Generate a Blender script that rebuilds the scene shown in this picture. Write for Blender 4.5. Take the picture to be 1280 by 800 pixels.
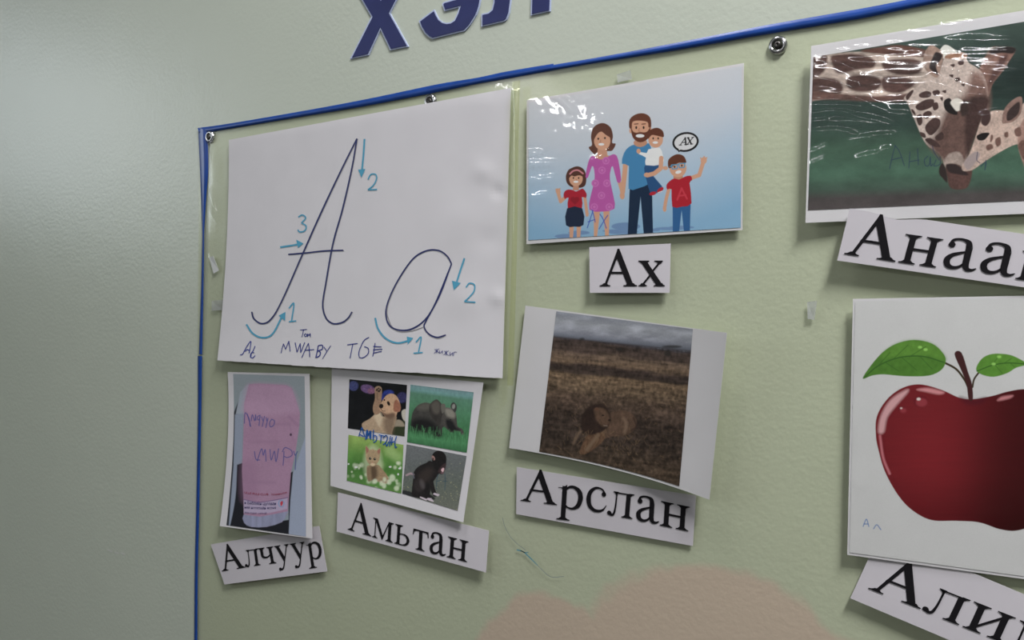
import bpy, bmesh, math
import numpy as np
from mathutils import Vector
from mathutils.geometry import tessellate_polygon

for o in list(bpy.data.objects):
    bpy.data.objects.remove(o, do_unlink=True)
SC = bpy.context.scene
COL = SC.collection

# ------------------------------------------------------------------ camera
YAW = math.radians(31.0)          # camera turned left of the wall's normal
F = 1000.0                        # focal length in pixels of a 1280 x 800 frame
DIST = 0.706                      # metres from the lens to the wall
CT, ST = math.cos(YAW), math.sin(YAW)
cam_data = bpy.data.cameras.new('camera')
cam_data.sensor_width = 36.0
cam_data.lens = 36.0 * F / 1280.0
cam_data.clip_start = 0.01
cam = bpy.data.objects.new('camera', cam_data)
cam.location = (0, -DIST, 0)
cam.rotation_euler = (math.radians(90), 0, YAW)
COL.objects.link(cam)
SC.camera = cam

# ------------------------------------------------------------------ world, lamps, exposure
w = bpy.data.worlds.new('world')
SC.world = w
w.use_nodes = True
bg = w.node_tree.nodes['Background']
bg.inputs[0].default_value = (0.86, 0.90, 1.0, 1)
bg.inputs[1].default_value = 0.05

def ceiling_lamp_or_fill(name, x, y, z, lx, ly, watts, col=(1.0, 0.985, 1.0), spread=180):
    d = bpy.data.lights.new(name, 'AREA')
    d.shape = 'RECTANGLE'
    d.size, d.size_y = lx, ly
    d.energy = watts
    d.spread = math.radians(spread)        # louvred fixtures throw a narrower beam
    d.color = col
    o = bpy.data.objects.new(name, d)
    o.location = (x, y, z)          # faces straight down
    COL.objects.link(o)
    return o

ceiling_lamp_or_fill('ceiling_lamp_or_fill', -2.6, -3.9, 1.5, 0.06, 1.3, 22)
ceiling_lamp_or_fill('ceiling_lamp_or_fill', -0.45, -4.6, 1.5, 1.2, 0.07, 22)
ceiling_lamp_or_fill('ceiling_lamp_or_fill', 0.70, -0.80, 1.5, 0.20, 0.6, 50)
ceiling_lamp_or_fill('ceiling_lamp_or_fill', -0.55, -0.50, 1.5, 0.20, 0.6, 7)  # unseen fill light, added overhead to fit the wall's brightness
wd = bpy.data.lights.new('window_light', 'AREA')        # daylight from a high window in the left wall
wd.shape = 'RECTANGLE'; wd.size, wd.size_y = 1.3, 0.9; wd.energy = 17; wd.color = (0.86, 0.94, 1.0)
wo = bpy.data.objects.new('window_light', wd)
wo.location = (-3.95, -1.8, 0.97)
wo.rotation_euler = (math.radians(90), 0, math.radians(-90))
COL.objects.link(wo)

SC.view_settings.view_transform = 'Standard'
SC.view_settings.look = 'None'
SC.view_settings.gamma = 1.0
SC.view_settings.use_curve_mapping = False
SC.view_settings.exposure = 0.10

# ------------------------------------------------------------------ helpers
def ray(px, py):
    a, b = (px - 640) / F, (400 - py) / F
    return a * CT - ST, a * ST + CT, b

def at(px, py, lift=0.0):
    """point on the plane 'lift' metres in front of the wall (wall front is y = 0)"""
    dx, dy, dz = ray(px, py)
    t = (DIST - lift) / dy
    return (dx * t, -lift, dz * t)

def lin(c):
    c = np.asarray(c, float) / 255.0
    return np.where(c <= 0.04045, c / 12.92, ((c + 0.055) / 1.055) ** 2.4)

def srgb(l):
    l = np.clip(l, 0, 1)
    return np.where(l <= 0.0031308, l * 12.92, 1.055 * l ** (1 / 2.4) - 0.055)

def mat(name, col, rough=0.6, spec=0.3, metal=0.0, noise=None, bump=None):
    m = bpy.data.materials.new(name)
    m.use_nodes = True
    nt = m.node_tree
    b = nt.nodes['Principled BSDF']
    b.inputs['Roughness'].default_value = rough
    b.inputs['Specular IOR Level'].default_value = spec
    b.inputs['Metallic'].default_value = metal
    c = (*col, 1)
    b.inputs['Base Color'].default_value = c
    tc = nt.nodes.new('ShaderNodeTexCoord')
    if noise:
        sc, amt = noise
        n = nt.nodes.new('ShaderNodeTexNoise'); n.inputs['Scale'].default_value = sc; n.inputs['Detail'].default_value = 4
        nt.links.new(tc.outputs['Object'], n.inputs['Vector'])
        r = nt.nodes.new('ShaderNodeValToRGB')
        r.color_ramp.elements[0].position = 0.3; r.color_ramp.elements[1].position = 0.7
        r.color_ramp.elements[0].color = tuple(v * (1 - amt) for v in col) + (1,)
        r.color_ramp.elements[1].color = tuple(min(1, v * (1 + amt)) for v in col) + (1,)
        nt.links.new(n.outputs['Fac'], r.inputs['Fac']); nt.links.new(r.outputs['Color'], b.inputs['Base Color'])
    if bump:
        sc, st = bump
        n2 = nt.nodes.new('ShaderNodeTexNoise'); n2.inputs['Scale'].default_value = sc; n2.inputs['Detail'].default_value = 3
        nt.links.new(tc.outputs['Object'], n2.inputs['Vector'])
        bp = nt.nodes.new('ShaderNodeBump'); bp.inputs['Strength'].default_value = st; bp.inputs['Distance'].default_value = 0.001
        nt.links.new(n2.outputs['Fac'], bp.inputs['Height']); nt.links.new(bp.outputs['Normal'], b.inputs['Normal'])
    return m

def film_mat(name, tint=(0.97, 0.985, 0.96), rough=0.10, ior=1.45, haze=0.0, hazecol=(0.8, 0.8, 0.8), bump=None):
    """thin clear plastic: see-through with a Fresnel gloss"""
    m = bpy.data.materials.new(name); m.use_nodes = True
    nt = m.node_tree; nt.nodes.clear()
    out = nt.nodes.new('ShaderNodeOutputMaterial')
    tr = nt.nodes.new('ShaderNodeBsdfTransparent'); tr.inputs[0].default_value = (*tint, 1)
    gl = nt.nodes.new('ShaderNodeBsdfGlossy'); gl.inputs['Roughness'].default_value = rough
    lw = nt.nodes.new('ShaderNodeLayerWeight'); lw.inputs[0].default_value = 0.5     # Schlick, the same from both sides of the thin sheet
    f0 = ((ior - 1) / (ior + 1)) ** 2
    pw = nt.nodes.new('ShaderNodeMath'); pw.operation = 'POWER'; pw.inputs[1].default_value = 5.0
    fr = nt.nodes.new('ShaderNodeMath'); fr.operation = 'MULTIPLY_ADD'; fr.inputs[1].default_value = 1 - f0; fr.inputs[2].default_value = f0
    nt.links.new(lw.outputs['Facing'], pw.inputs[0]); nt.links.new(pw.outputs[0], fr.inputs[0])
    mx = nt.nodes.new('ShaderNodeMixShader')
    base = tr
    if haze > 0:
        df = nt.nodes.new('ShaderNodeBsdfDiffuse'); df.inputs[0].default_value = (*hazecol, 1)
        m0 = nt.nodes.new('ShaderNodeMixShader'); m0.inputs[0].default_value = haze
        nt.links.new(tr.outputs[0], m0.inputs[1]); nt.links.new(df.outputs[0], m0.inputs[2]); base = m0
    if bump:
        tc = nt.nodes.new('ShaderNodeTexCoord'); n = nt.nodes.new('ShaderNodeTexNoise')
        n.inputs['Scale'].default_value = bump[0]; n.inputs['Detail'].default_value = 3
        nt.links.new(tc.outputs['Object'], n.inputs['Vector'])
        bp = nt.nodes.new('ShaderNodeBump'); bp.inputs['Strength'].default_value = bump[1]; bp.inputs['Distance'].default_value = 0.001
        nt.links.new(n.outputs['Fac'], bp.inputs['Height'])
        nt.links.new(bp.outputs[0], gl.inputs['Normal']); nt.links.new(bp.outputs[0], lw.inputs['Normal'])
    nt.links.new(fr.outputs[0], mx.inputs[0]); nt.links.new(base.outputs[0], mx.inputs[1]); nt.links.new(gl.outputs[0], mx.inputs[2])
    nt.links.new(mx.outputs[0], out.inputs[0])
    return m

def image_mat(name, canvas, rough=0.35, spec=0.3):
    h, wd_, _ = canvas.rgb.shape
    img = bpy.data.images.new(name, wd_, h, alpha=False)
    px = np.ones((h, wd_, 4), np.float32)
    px[..., :3] = srgb(canvas.rgb)[::-1]
    img.pixels.foreach_set(px.ravel()); img.update(); img.pack()
    m = bpy.data.materials.new(name); m.use_nodes = True
    nt = m.node_tree; b = nt.nodes['Principled BSDF']
    b.inputs['Roughness'].default_value = rough; b.inputs['Specular IOR Level'].default_value = spec
    t = nt.nodes.new('ShaderNodeTexImage'); t.image = img; t.extension = 'EXTEND'; t.interpolation = 'Cubic'
    nt.links.new(t.outputs['Color'], b.inputs['Base Color'])
    return m

def link(name, me, m, parent=None):
    o = bpy.data.objects.new(name, me)
    if m: me.materials.append(m)
    COL.objects.link(o)
    if parent:
        o.parent = parent
        # mesh vertices are given in world space; only a thing's root Empty is moved away from the origin
        if parent.type == 'EMPTY': o.location = -Vector(parent.location)
    return o

def mesh(name, verts, faces, m, parent=None, smooth=False, uvs=None):
    me = bpy.data.meshes.new(name)
    me.from_pydata([tuple(v) for v in verts], [], faces)
    if uvs is not None:
        ul = me.uv_layers.new(name='UVMap')
        idx = np.empty(len(me.loops), np.int32); me.loops.foreach_get('vertex_index', idx)
        ul.data.foreach_set('uv', np.asarray(uvs, np.float32)[idx].ravel())
    if smooth:
        me.polygons.foreach_set('use_smooth', np.ones(len(me.polygons), bool))
    me.update()
    return link(name, me, m, parent)

def root(name, loc, label, cat, group=None):
    o = bpy.data.objects.new(name, None)
    o.empty_display_size = 0.02
    o.location = loc
    COL.objects.link(o)
    o['label'] = label; o['category'] = cat
    if group: o['group'] = group
    return o

def homography(q):
    """unit square (u right, v down) -> quad TL TR BR BL"""
    src = [(0, 0), (1, 0), (1, 1), (0, 1)]
    A, B = [], []
    for (u, v), (x, y) in zip(src, q):
        A.append([u, v, 1, 0, 0, 0, -u * x, -v * x]); B.append(x)
        A.append([0, 0, 0, u, v, 1, -u * y, -v * y]); B.append(y)
    h = np.linalg.solve(np.array(A, float), np.array(B, float))
    return np.append(h, 1).reshape(3, 3)

def happly(H, x, y):
    d = H[2, 0] * x + H[2, 1] * y + H[2, 2]
    return (H[0, 0] * x + H[0, 1] * y + H[0, 2]) / d, (H[1, 0] * x + H[1, 1] * y + H[1, 2]) / d

def spline(pts, closed=False, n=6):
    P = np.asarray(pts, float)
    N = len(P); out = []
    rng = range(N) if closed else range(N - 1)
    for i in rng:
        p1, p2 = P[i], P[(i + 1) % N]
        p0 = P[(i - 1) % N] if (closed or i > 0) else 2 * p1 - p2
        p3 = P[(i + 2) % N] if (closed or i + 2 < N) else 2 * p2 - p1
        for k in range(n):
            t = k / n
            out.append(0.5 * (2 * p1 + (p2 - p0) * t + (2 * p0 - 5 * p1 + 4 * p2 - p3) * t * t + (3 * p1 - p0 - 3 * p2 + p3) * t ** 3))
    if not closed: out.append(P[-1])
    return np.array(out)

def zt(pts, o, s):
    """coordinates read off an enlarged crop -> photograph pixels"""
    return [(o[0] + p[0] / s, o[1] + p[1] / s) for p in pts]

class Page:
    """a sheet of paper: quad on the wall, curl (lift in metres) and slightly bowed edges"""
    def __init__(self, quad, lift, bow=None):
        self.H = homography(quad); self.Hi = np.linalg.inv(self.H)
        self.lift = lift; self.bow = bow
    def P(self, u, v):
        x, y = happly(self.H, u, v)
        if self.bow:
            bx, by = self.bow(u, v); x, y = x + bx, y + by
        return x, y
    def uv(self, px, py):
        u, v = happly(self.Hi, px, py)
        if self.bow:
            for _ in range(4):
                bx, by = self.bow(u, v); u, v = happly(self.Hi, px - bx, py - by)
        return u, v
    def at(self, px, py, extra=0.0):
        u, v = self.uv(px, py)
        return at(px, py, self.lift(u, v) + extra)
    def at_uv(self, u, v, extra=0.0):
        x, y = self.P(u, v)
        return at(x, y, self.lift(u, v) + extra)
    def sub(self, quad):
        return Sub(self, quad)
    def grid(self, name, nu, nv, m, parent, thick=0.0, extra=0.0, jag=None):
        V, UV, Fc = [], [], []
        for j in range(nv + 1):
            for i in range(nu + 1):
                u, v = i / nu, j / nv
                V.append(self.at_uv(u, v + (jag(u) if (jag and j == nv) else 0), extra)); UV.append((u, 1 - v))
        W = nu + 1
        for j in range(nv):
            for i in range(nu):
                a = j * W + i
                Fc.append((a, a + W, a + W + 1, a + 1))
        if thick:
            n = len(V)
            V += [(x, y + thick, z) for x, y, z in V]; UV += UV
            Fc += [tuple(n + k for k in reversed(f)) for f in Fc[:nu * nv]]
            rim = [i for i in range(W)] + [j * W + nu for j in range(1, nv + 1)] + [nv * W + i for i in range(nu - 1, -1, -1)] + [j * W for j in range(nv - 1, 0, -1)]
            for k in range(len(rim)):
                a, b = rim[k], rim[(k + 1) % len(rim)]
                Fc.append((a, b, b + n, a + n))
        return mesh(name, V, Fc, m, parent, smooth=not thick, uvs=UV)

class Sub(Page):
    """a printed field inside a page"""
    def __init__(self, page, quad):
        self.page = page
        self.c = [page.uv(*p) for p in quad]
        self.Hh = homography(self.c)
        self.bow = None
    def P(self, u, v):
        a, b = happly(self.Hh, u, v)
        return self.page.P(a, b)
    def at_uv(self, u, v, extra=0.0):
        a, b = happly(self.Hh, u, v)
        return self.page.at_uv(a, b, extra)

def ribbon_pts(pts, width, close=False):
    P = np.asarray(pts, float)
    wv = np.broadcast_to(np.asarray(width, float), (len(P),)) if np.ndim(width) == 0 else np.interp(np.linspace(0, 1, len(P)), np.linspace(0, 1, len(width)), width)
    T = np.gradient(P, axis=0); L = np.hypot(T[:, 0], T[:, 1])[:, None]; L[L == 0] = 1
    T = T / L
    N = np.stack([-T[:, 1], T[:, 0]], 1) * (wv / 2)[:, None]
    return P + N, P - N

def ink(name, shapes, surf, m, parent, extra=0.0004):
    """flat ink: shapes are ('p', polygon) or ('s', polyline, width) in photograph pixels, laid on a surface"""
    V, Fc = [], []
    for sh in shapes:
        if sh[0] == 's':
            a, b = ribbon_pts(sh[1], sh[2]); n0 = len(V)
            for p, q in zip(a, b):
                V.append(surf(p[0], p[1], extra)); V.append(surf(q[0], q[1], extra))
            for k in range(len(a) - 1):
                i = n0 + 2 * k
                Fc.append((i, i + 1, i + 3, i + 2))
        else:
            pts = sh[1]; n0 = len(V)
            for t in tessellate_polygon([[Vector((p[0], p[1], 0)) for p in pts]]):
                Fc.append(tuple(n0 + k for k in t))
            V += [surf(p[0], p[1], extra) for p in pts]
    return mesh(name, V, Fc, m, parent)

# ------------------------------------------------------------------ painting of flat prints
_rs = np.random.RandomState(7)
_TAB = _rs.rand(256, 256)
def vnoise(x, y, seed=0):
    x = np.asarray(x, float) + seed * 17.31; y = np.asarray(y, float) + seed * 9.77
    xi, yi = np.floor(x).astype(int), np.floor(y).astype(int)
    fx, fy = x - xi, y - yi
    fx, fy = fx * fx * (3 - 2 * fx), fy * fy * (3 - 2 * fy)
    t = lambda a, b: _TAB[a & 255, b & 255]
    return (t(xi, yi) * (1 - fx) + t(xi + 1, yi) * fx) * (1 - fy) + (t(xi, yi + 1) * (1 - fx) + t(xi + 1, yi + 1) * fx) * fy
def fbm(x, y, seed=0, o=4):
    r, a = 0, 0.5
    for k in range(o):
        r = r + a * vnoise(x * 2 ** k, y * 2 ** k, seed + k); a *= 0.5
    return r / (1 - 0.5 ** o)

class Canvas:
    """a print painted in numpy; colours are those the print shows where bare paper shows 'white'"""
    def __init__(self, surf, w, h, white, base, paper=0.74):
        u, v = np.meshgrid((np.arange(w) + .5) / w, (np.arange(h) + .5) / h)
        self.X, self.Y = surf.P(u, v)
        self.U, self.Vv = u, v
        self.k = paper / lin(white)
        self.rgb = np.ones((h, w, 3)) * self.c(base)
        self.o, self.s = (0, 0), 1.0
    def frame(self, o, s):
        self.o, self.s = o, s
    def zx(self): return (self.X - self.o[0]) * self.s, (self.Y - self.o[1]) * self.s
    def c(self, col): return np.clip(lin(col) * self.k, 0, 0.9)
    def blend(self, a, col, sl=None):
        c = self.c(col) if np.ndim(col) == 1 else col
        sl = sl or (slice(None), slice(None))
        self.rgb[sl] = self.rgb[sl] * (1 - a[..., None]) + c * a[..., None]
    def _box(self, pts, pad):
        x, y = self.zx()
        P = np.asarray(pts, float)
        m = (x > P[:, 0].min() - pad) & (x < P[:, 0].max() + pad) & (y > P[:, 1].min() - pad) & (y < P[:, 1].max() + pad)
        r = np.where(m.any(1))[0]; c = np.where(m.any(0))[0]
        if len(r) == 0 or len(c) == 0: return None
        sl = (slice(r[0], r[-1] + 1), slice(c[0], c[-1] + 1))
        return sl, x[sl], y[sl]
    def _dist(self, P, x, y, closed):
        d = np.full(x.shape, 1e9); inside = np.zeros(x.shape, bool)
        N = len(P)
        for i in range(N if closed else N - 1):
            ax, ay = P[i]; bx, by = P[(i + 1) % N]
            ex, ey = bx - ax, by - ay
            L = ex * ex + ey * ey
            t = np.clip(((x - ax) * ex + (y - ay) * ey) / (L if L > 0 else 1), 0, 1)
            d = np.minimum(d, (x - ax - t * ex) ** 2 + (y - ay - t * ey) ** 2)
            if closed and ay != by:
                c = ((ay > y) != (by > y)) & (x < ex * (y - ay) / ey + ax)
                inside ^= c
        return np.sqrt(d), inside
    def poly(self, pts, col, soft=None, alpha=1.0, sm=True, tex=None, n=4):
        """filled outline; tex(x, y) multiplies the colour"""
        soft = soft or self.s * 0.5
        P = spline(pts, True, n) if sm else np.asarray(pts, float)
        b = self._box(P, soft * 2)
        if b is None: return
        sl, x, y = b
        d, ins = self._dist(P, x, y, True)
        a = np.clip(0.5 + np.where(ins, d, -d) / soft, 0, 1) * alpha
        c = np.ones(x.shape + (3,)) * self.c(col)
        if tex is not None: c = np.clip(c * tex(x, y)[..., None], 0, 0.9)
        self.blend(a, c, sl)
    def ell(self, cx, cy, rx, ry, col, ang=0, soft=None, alpha=1.0, tex=None):
        t = np.linspace(0, 2 * math.pi, 25)[:-1]
        ca, sa = math.cos(math.radians(ang)), math.sin(math.radians(ang))
        P = [(cx + rx * math.cos(q) * ca - ry * math.sin(q) * sa, cy + rx * math.cos(q) * sa + ry * math.sin(q) * ca) for q in t]
        self.poly(P, col, soft, alpha, sm=False, tex=tex)
    def stroke(self, pts, width, col, alpha=1.0, sm=True, soft=None, tex=None):
        soft = soft or self.s * 0.5
        P = spline(pts, False, 5) if sm and len(pts) > 2 else np.asarray(pts, float)
        b = self._box(P, width + soft)
        if b is None: return
        sl, x, y = b
        d, _ = self._dist(P, x, y, False)
        a = np.clip(0.5 + (width / 2 - d) / soft, 0, 1) * alpha
        c = np.ones(x.shape + (3,)) * self.c(col)
        if tex is not None: c = np.clip(c * tex(x, y)[..., None], 0, 0.9)
        self.blend(a, c, sl)
    def field(self, stops, t):
        """vertical (or any) gradient: stops [(t, colour)]"""
        ts = [s[0] for s in stops]; cs = np.array([self.c(s[1]) for s in stops])
        self.rgb = np.stack([np.interp(t, ts, cs[:, k]) for k in range(3)], -1)
    def finish(self, sat, gain, gam, grain):
        """printer tone: saturation, density, contrast and a little grain"""
        r = self.rgb
        l = (r * [.25, .65, .10]).sum(-1, keepdims=True)
        r = l + (r - l) * sat
        r = 0.45 * np.clip(r / 0.45, 0, None) ** gam * np.asarray(gain, float)
        g = 1 + grain * ((_rs.rand(*r.shape[:2]) - .5) * .9 + (fbm(self.X * 1.6, self.Y * 1.6, 5, 2) - .5) * 1.4)
        self.rgb = np.clip(r * g[..., None], 0.004, 0.9)
    def mul(self, f): self.rgb = np.clip(self.rgb * f[..., None], 0, 0.9)

# ------------------------------------------------------------------ the prints' artwork
SKIN = (205, 155, 132)
def marker(C, strokes, wd_, col, alpha=0.85):
    for st in strokes: C.stroke(st, wd_, col, alpha, sm=len(st) > 2)

def paint_family(C):
    C.frame((690, 130), 4.4444)
    u, v = C.U, C.Vv
    C.field([(0, (203, 198, 206)), (0.35, (194, 194, 206)), (0.7, (168, 184, 206)), (1, (138, 170, 200))], v + 0.25 * np.clip(np.abs(u - 0.45) * 2 - 0.55, 0, 1))
    sh = (118, 142, 180)
    for e in [(90, 735, 75, 14), (150, 715, 60, 12), (410, 680, 80, 22), (390, 710, 90, 14), (660, 692, 90, 9), (720, 685, 70, 9), (560, 700, 40, 8), (340, 705, 60, 8)]:
        C.ell(*e, sh, soft=5)
    # girl
    C.poly([(100, 360), (140, 346), (175, 362), (190, 400), (186, 448), (160, 465), (112, 462), (84, 440), (77, 405), (86, 375)], (92, 55, 46))
    C.poly([(118, 450), (148, 450), (150, 480), (116, 480)], (190, 138, 118), sm=False)
    C.ell(133, 415, 38, 42, SKIN)
    C.poly([(93, 412), (100, 375), (138, 360), (172, 380), (174, 402), (150, 396), (125, 402), (108, 398)], (92, 55, 46))
    C.stroke([(100, 388), (118, 372), (145, 368), (172, 386)], 9, (200, 130, 140))
    for x in (119, 148): C.ell(x, 411, 4, 5, (60, 35, 30))
    C.ell(133, 432, 14, 6, (235, 228, 230)); C.stroke([(134, 418), (137, 424)], 3, (170, 110, 95))
    C.stroke([(72, 520), (48, 542), (36, 500)], 19, SKIN, sm=False); C.ell(34, 486, 13, 18, SKIN, -15)
    C.stroke([(26, 482), (22, 474)], 7, SKIN, sm=False); C.stroke([(40, 478), (44, 470)], 7, SKIN, sm=False)
    C.stroke([(182, 518), (188, 560), (194, 605)], 17, SKIN); C.ell(195, 612, 9, 14, SKIN)
    C.poly([(92, 475), (115, 478), (133, 486), (152, 478), (172, 470), (192, 498), (188, 522), (166, 518), (166, 582), (88, 582), (92, 520), (72, 528), (64, 506), (72, 484)], (172, 32, 54), n=2)
    C.ell(117, 530, 14, 14, (148, 24, 46)); C.ell(138, 530, 14, 14, (148, 24, 46)); C.poly([(104, 536), (150, 536), (128, 560)], (148, 24, 46), sm=False)
    for a in (96, 136): C.poly([(a, 676), (a + 26, 676), (a + 20, 750), (a + 2, 750)], SKIN, sm=False)
    C.poly([(84, 580), (168, 580), (175, 672), (125, 681), (78, 674)], (34, 46, 72), n=2)
    # mother
    C.poly([(255, 112), (290, 107), (325, 130), (338, 175), (334, 215), (354, 222), (335, 258), (305, 262), (250, 270), (235, 279), (204, 243), (222, 228), (217, 180), (228, 135)], (104, 64, 52))
    C.poly([(255, 245), (302, 245), (308, 285), (340, 290), (280, 312), (228, 296), (252, 285)], (196, 145, 124), n=2)
    C.ell(279, 205, 46, 52, SKIN)
    C.poly([(228, 205), (233, 160), (262, 126), (300, 128), (330, 160), (336, 190), (300, 172), (272, 152), (248, 172)], (104, 64, 52))
    for x, y in ((257, 193), (294, 189)): C.ell(x, y, 5, 6, (55, 35, 30))
    C.ell(274, 224, 16, 7, (238, 230, 232)); C.stroke([(272, 200), (266, 212), (274, 213)], 3, (170, 112, 95))
    C.stroke([(372, 428), (384, 470), (392, 505)], 19, SKIN); C.ell(391, 512, 13, 18, SKIN)
    C.poly([(232, 590), (268, 590), (250, 740), (233, 740)], SKIN, sm=False); C.poly([(284, 590), (320, 590), (316, 735), (296, 738)], SKIN, sm=False)
    dress = (184, 92, 164)
    C.poly([(226, 288), (255, 304), (285, 308), (325, 285), (350, 280), (368, 310), (384, 422), (362, 434), (338, 345), (325, 372), (322, 420), (342, 515), (347, 582), (280, 598), (208, 588), (215, 510), (236, 425), (234, 365), (222, 345), (200, 408), (186, 405), (195, 350), (208, 305)], dress, n=2)
    for x, y in ((278, 368), (240, 440), (305, 440), (275, 508), (318, 572), (235, 572), (300, 315)):
        C.ell(x, y, 21, 21, (196, 112, 178)); C.ell(x, y, 13, 13, dress); C.ell(x, y, 8, 8, (198, 118, 180))
    # father
    C.poly([(432, 462), (530, 440), (556, 490), (561, 720), (510, 723), (492, 515), (470, 727), (421, 729)], (26, 48, 76), sm=False)
    C.stroke([(408, 335), (402, 400), (392, 490)], 27, SKIN); C.ell(390, 508, 14, 20, SKIN)
    C.poly([(428, 238), (462, 225), (520, 220), (550, 240), (552, 420), (535, 446), (480, 468), (425, 471), (428, 345), (388, 332), (400, 272)], (74, 132, 176), n=2)
    C.poly([(462, 200), (520, 200), (526, 224), (490, 240), (456, 226)], (190, 140, 118), n=2)
    C.ell(490, 130, 50, 66, SKIN); C.ell(437, 148, 8, 15, SKIN); C.ell(545, 140, 8, 15, SKIN)
    C.poly([(429, 130), (432, 85), (465, 58), (510, 52), (545, 75), (551, 125), (536, 128), (530, 100), (480, 92), (447, 100), (443, 135)], (112, 66, 50), n=3)
    C.poly([(439, 130), (450, 152), (468, 160), (490, 156), (515, 158), (532, 150), (546, 130), (537, 188), (490, 213), (449, 186)], (106, 60, 44), n=3)
    C.ell(489, 177, 24, 10, (240, 232, 232))
    for x in (468, 509): C.ell(x, 131, 5, 8, (50, 32, 28)); C.stroke([(x - 10, 112), (x + 10, 110)], 5, (104, 60, 46), sm=False)
    C.stroke([(486, 135), (481, 150), (490, 152)], 3, (170, 112, 92))
    # toddler on the arm
    C.poly([(520, 335), (592, 335), (596, 370), (564, 402), (612, 458), (582, 496), (546, 492), (526, 425), (514, 380)], (46, 86, 132), n=2)
    C.poly([(535, 252), (568, 246), (600, 244), (616, 285), (614, 335), (520, 340), (522, 298), (482, 278), (488, 266), (526, 272)], (226, 220, 228), n=2)
    C.ell(481, 262, 12, 14, SKIN)
    C.stroke([(607, 300), (604, 358), (568, 386), (530, 396)], 24, SKIN, sm=False); C.ell(527, 394, 17, 13, SKIN)
    C.ell(576, 196, 41, 47, SKIN)
    C.poly([(534, 192), (540, 150), (580, 132), (614, 148), (621, 182), (600, 180), (560, 172), (546, 180)], (106, 60, 44))
    for x in (562, 590): C.ell(x, 191, 4, 6, (50, 32, 28))
    C.ell(574, 214, 15, 7, (238, 230, 232))
    C.ell(560, 497, 20, 10, (178, 34, 56), -15); C.ell(601, 478, 22, 11, (178, 34, 56), -40); C.stroke([(590, 492), (612, 484)], 4, (230, 225, 230), sm=False)
    # boy
    C.stroke([(650, 468), (634, 530), (625, 580)], 19, SKIN); C.ell(626, 584, 10, 15, SKIN)
    C.stroke([(776, 410), (818, 395), (838, 330)], 22, SKIN, sm=False); C.ell(843, 314, 17, 20, SKIN, 20)
    for a, b in (((832, 308), (826, 300)), ((843, 302), (845, 292)), ((854, 306), (860, 298))): C.stroke([a, b], 7, SKIN, sm=False)
    C.ell(630, 356, 14, 11, SKIN); C.stroke([(614, 352), (600, 345)], 12, SKIN, sm=False)
    C.poly([(670, 560), (770, 556), (766, 706), (733, 709), (720, 590), (706, 711), (671, 713)], (54, 100, 150), sm=False)
    C.poly([(680, 395), (720, 392), (726, 412), (700, 424), (676, 414)], (190, 140, 118), n=2)
    C.poly([(652, 430), (680, 413), (705, 420), (735, 405), (770, 398), (778, 424), (764, 440), (775, 552), (722, 570), (668, 570), (664, 474), (640, 476), (636, 450)], (174, 32, 52), n=2)
    for st in ([(696, 532), (720, 468)], [(720, 468), (750, 526)], [(706, 510), (742, 506)]): C.stroke(st, 10, (196, 60, 78), sm=False)
    C.ell(700, 358, 47, 49, SKIN)
    C.poly([(646, 350), (648, 308), (690, 280), (730, 288), (746, 325), (720, 326), (700, 328), (672, 346), (658, 356)], (106, 60, 44))
    for x, y in ((681, 349), (721, 342)):
        C.stroke([(x - 17, y - 10), (x + 17, y - 13), (x + 14, y + 10), (x - 13, y + 12), (x - 17, y - 10)], 6, (92, 150, 186), sm=False); C.ell(x, y, 4, 6, (50, 32, 28))
    C.stroke([(655, 348), (664, 345)], 5, (92, 150, 186), sm=False); C.ell(702, 378, 17, 9, (238, 230, 232), -15)
    # speech bubble
    C.poly([(688, 240), (704, 268), (732, 250)], (25, 22, 26), sm=False)
    C.ell(742, 211, 74, 55, (25, 22, 26), -10); C.ell(742, 211, 63, 44, (208, 202, 208), -10); C.poly([(700, 240), (706, 258), (726, 246)], (208, 202, 208), sm=False)
    k = (25, 22, 26)
    for st, wd_ in (([(712, 228), (740, 188)], 4), ([(740, 188), (744, 226)], 8), ([(722, 214), (744, 213)], 4), ([(706, 228), (720, 228)], 4), ([(736, 226), (750, 225)], 4),
                    ([(756, 188), (774, 222)], 8), ([(784, 185), (752, 224)], 4), ([(750, 188), (762, 187)], 4), ([(776, 186), (788, 184)], 4), ([(746, 225), (758, 224)], 4), ([(768, 223), (782, 222)], 4)):
        C.stroke(st, wd_, k, sm=False)
    # ballpoint letters
    b = (62, 82, 178)
    marker(C, [[(196, 688), (212, 640), (228, 592)], [(222, 588), (232, 620), (240, 656)], [(200, 655), (238, 642)], [(310, 618), (288, 650), (262, 694)], [(266, 612), (284, 640), (302, 690)]], 5, b)

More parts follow.
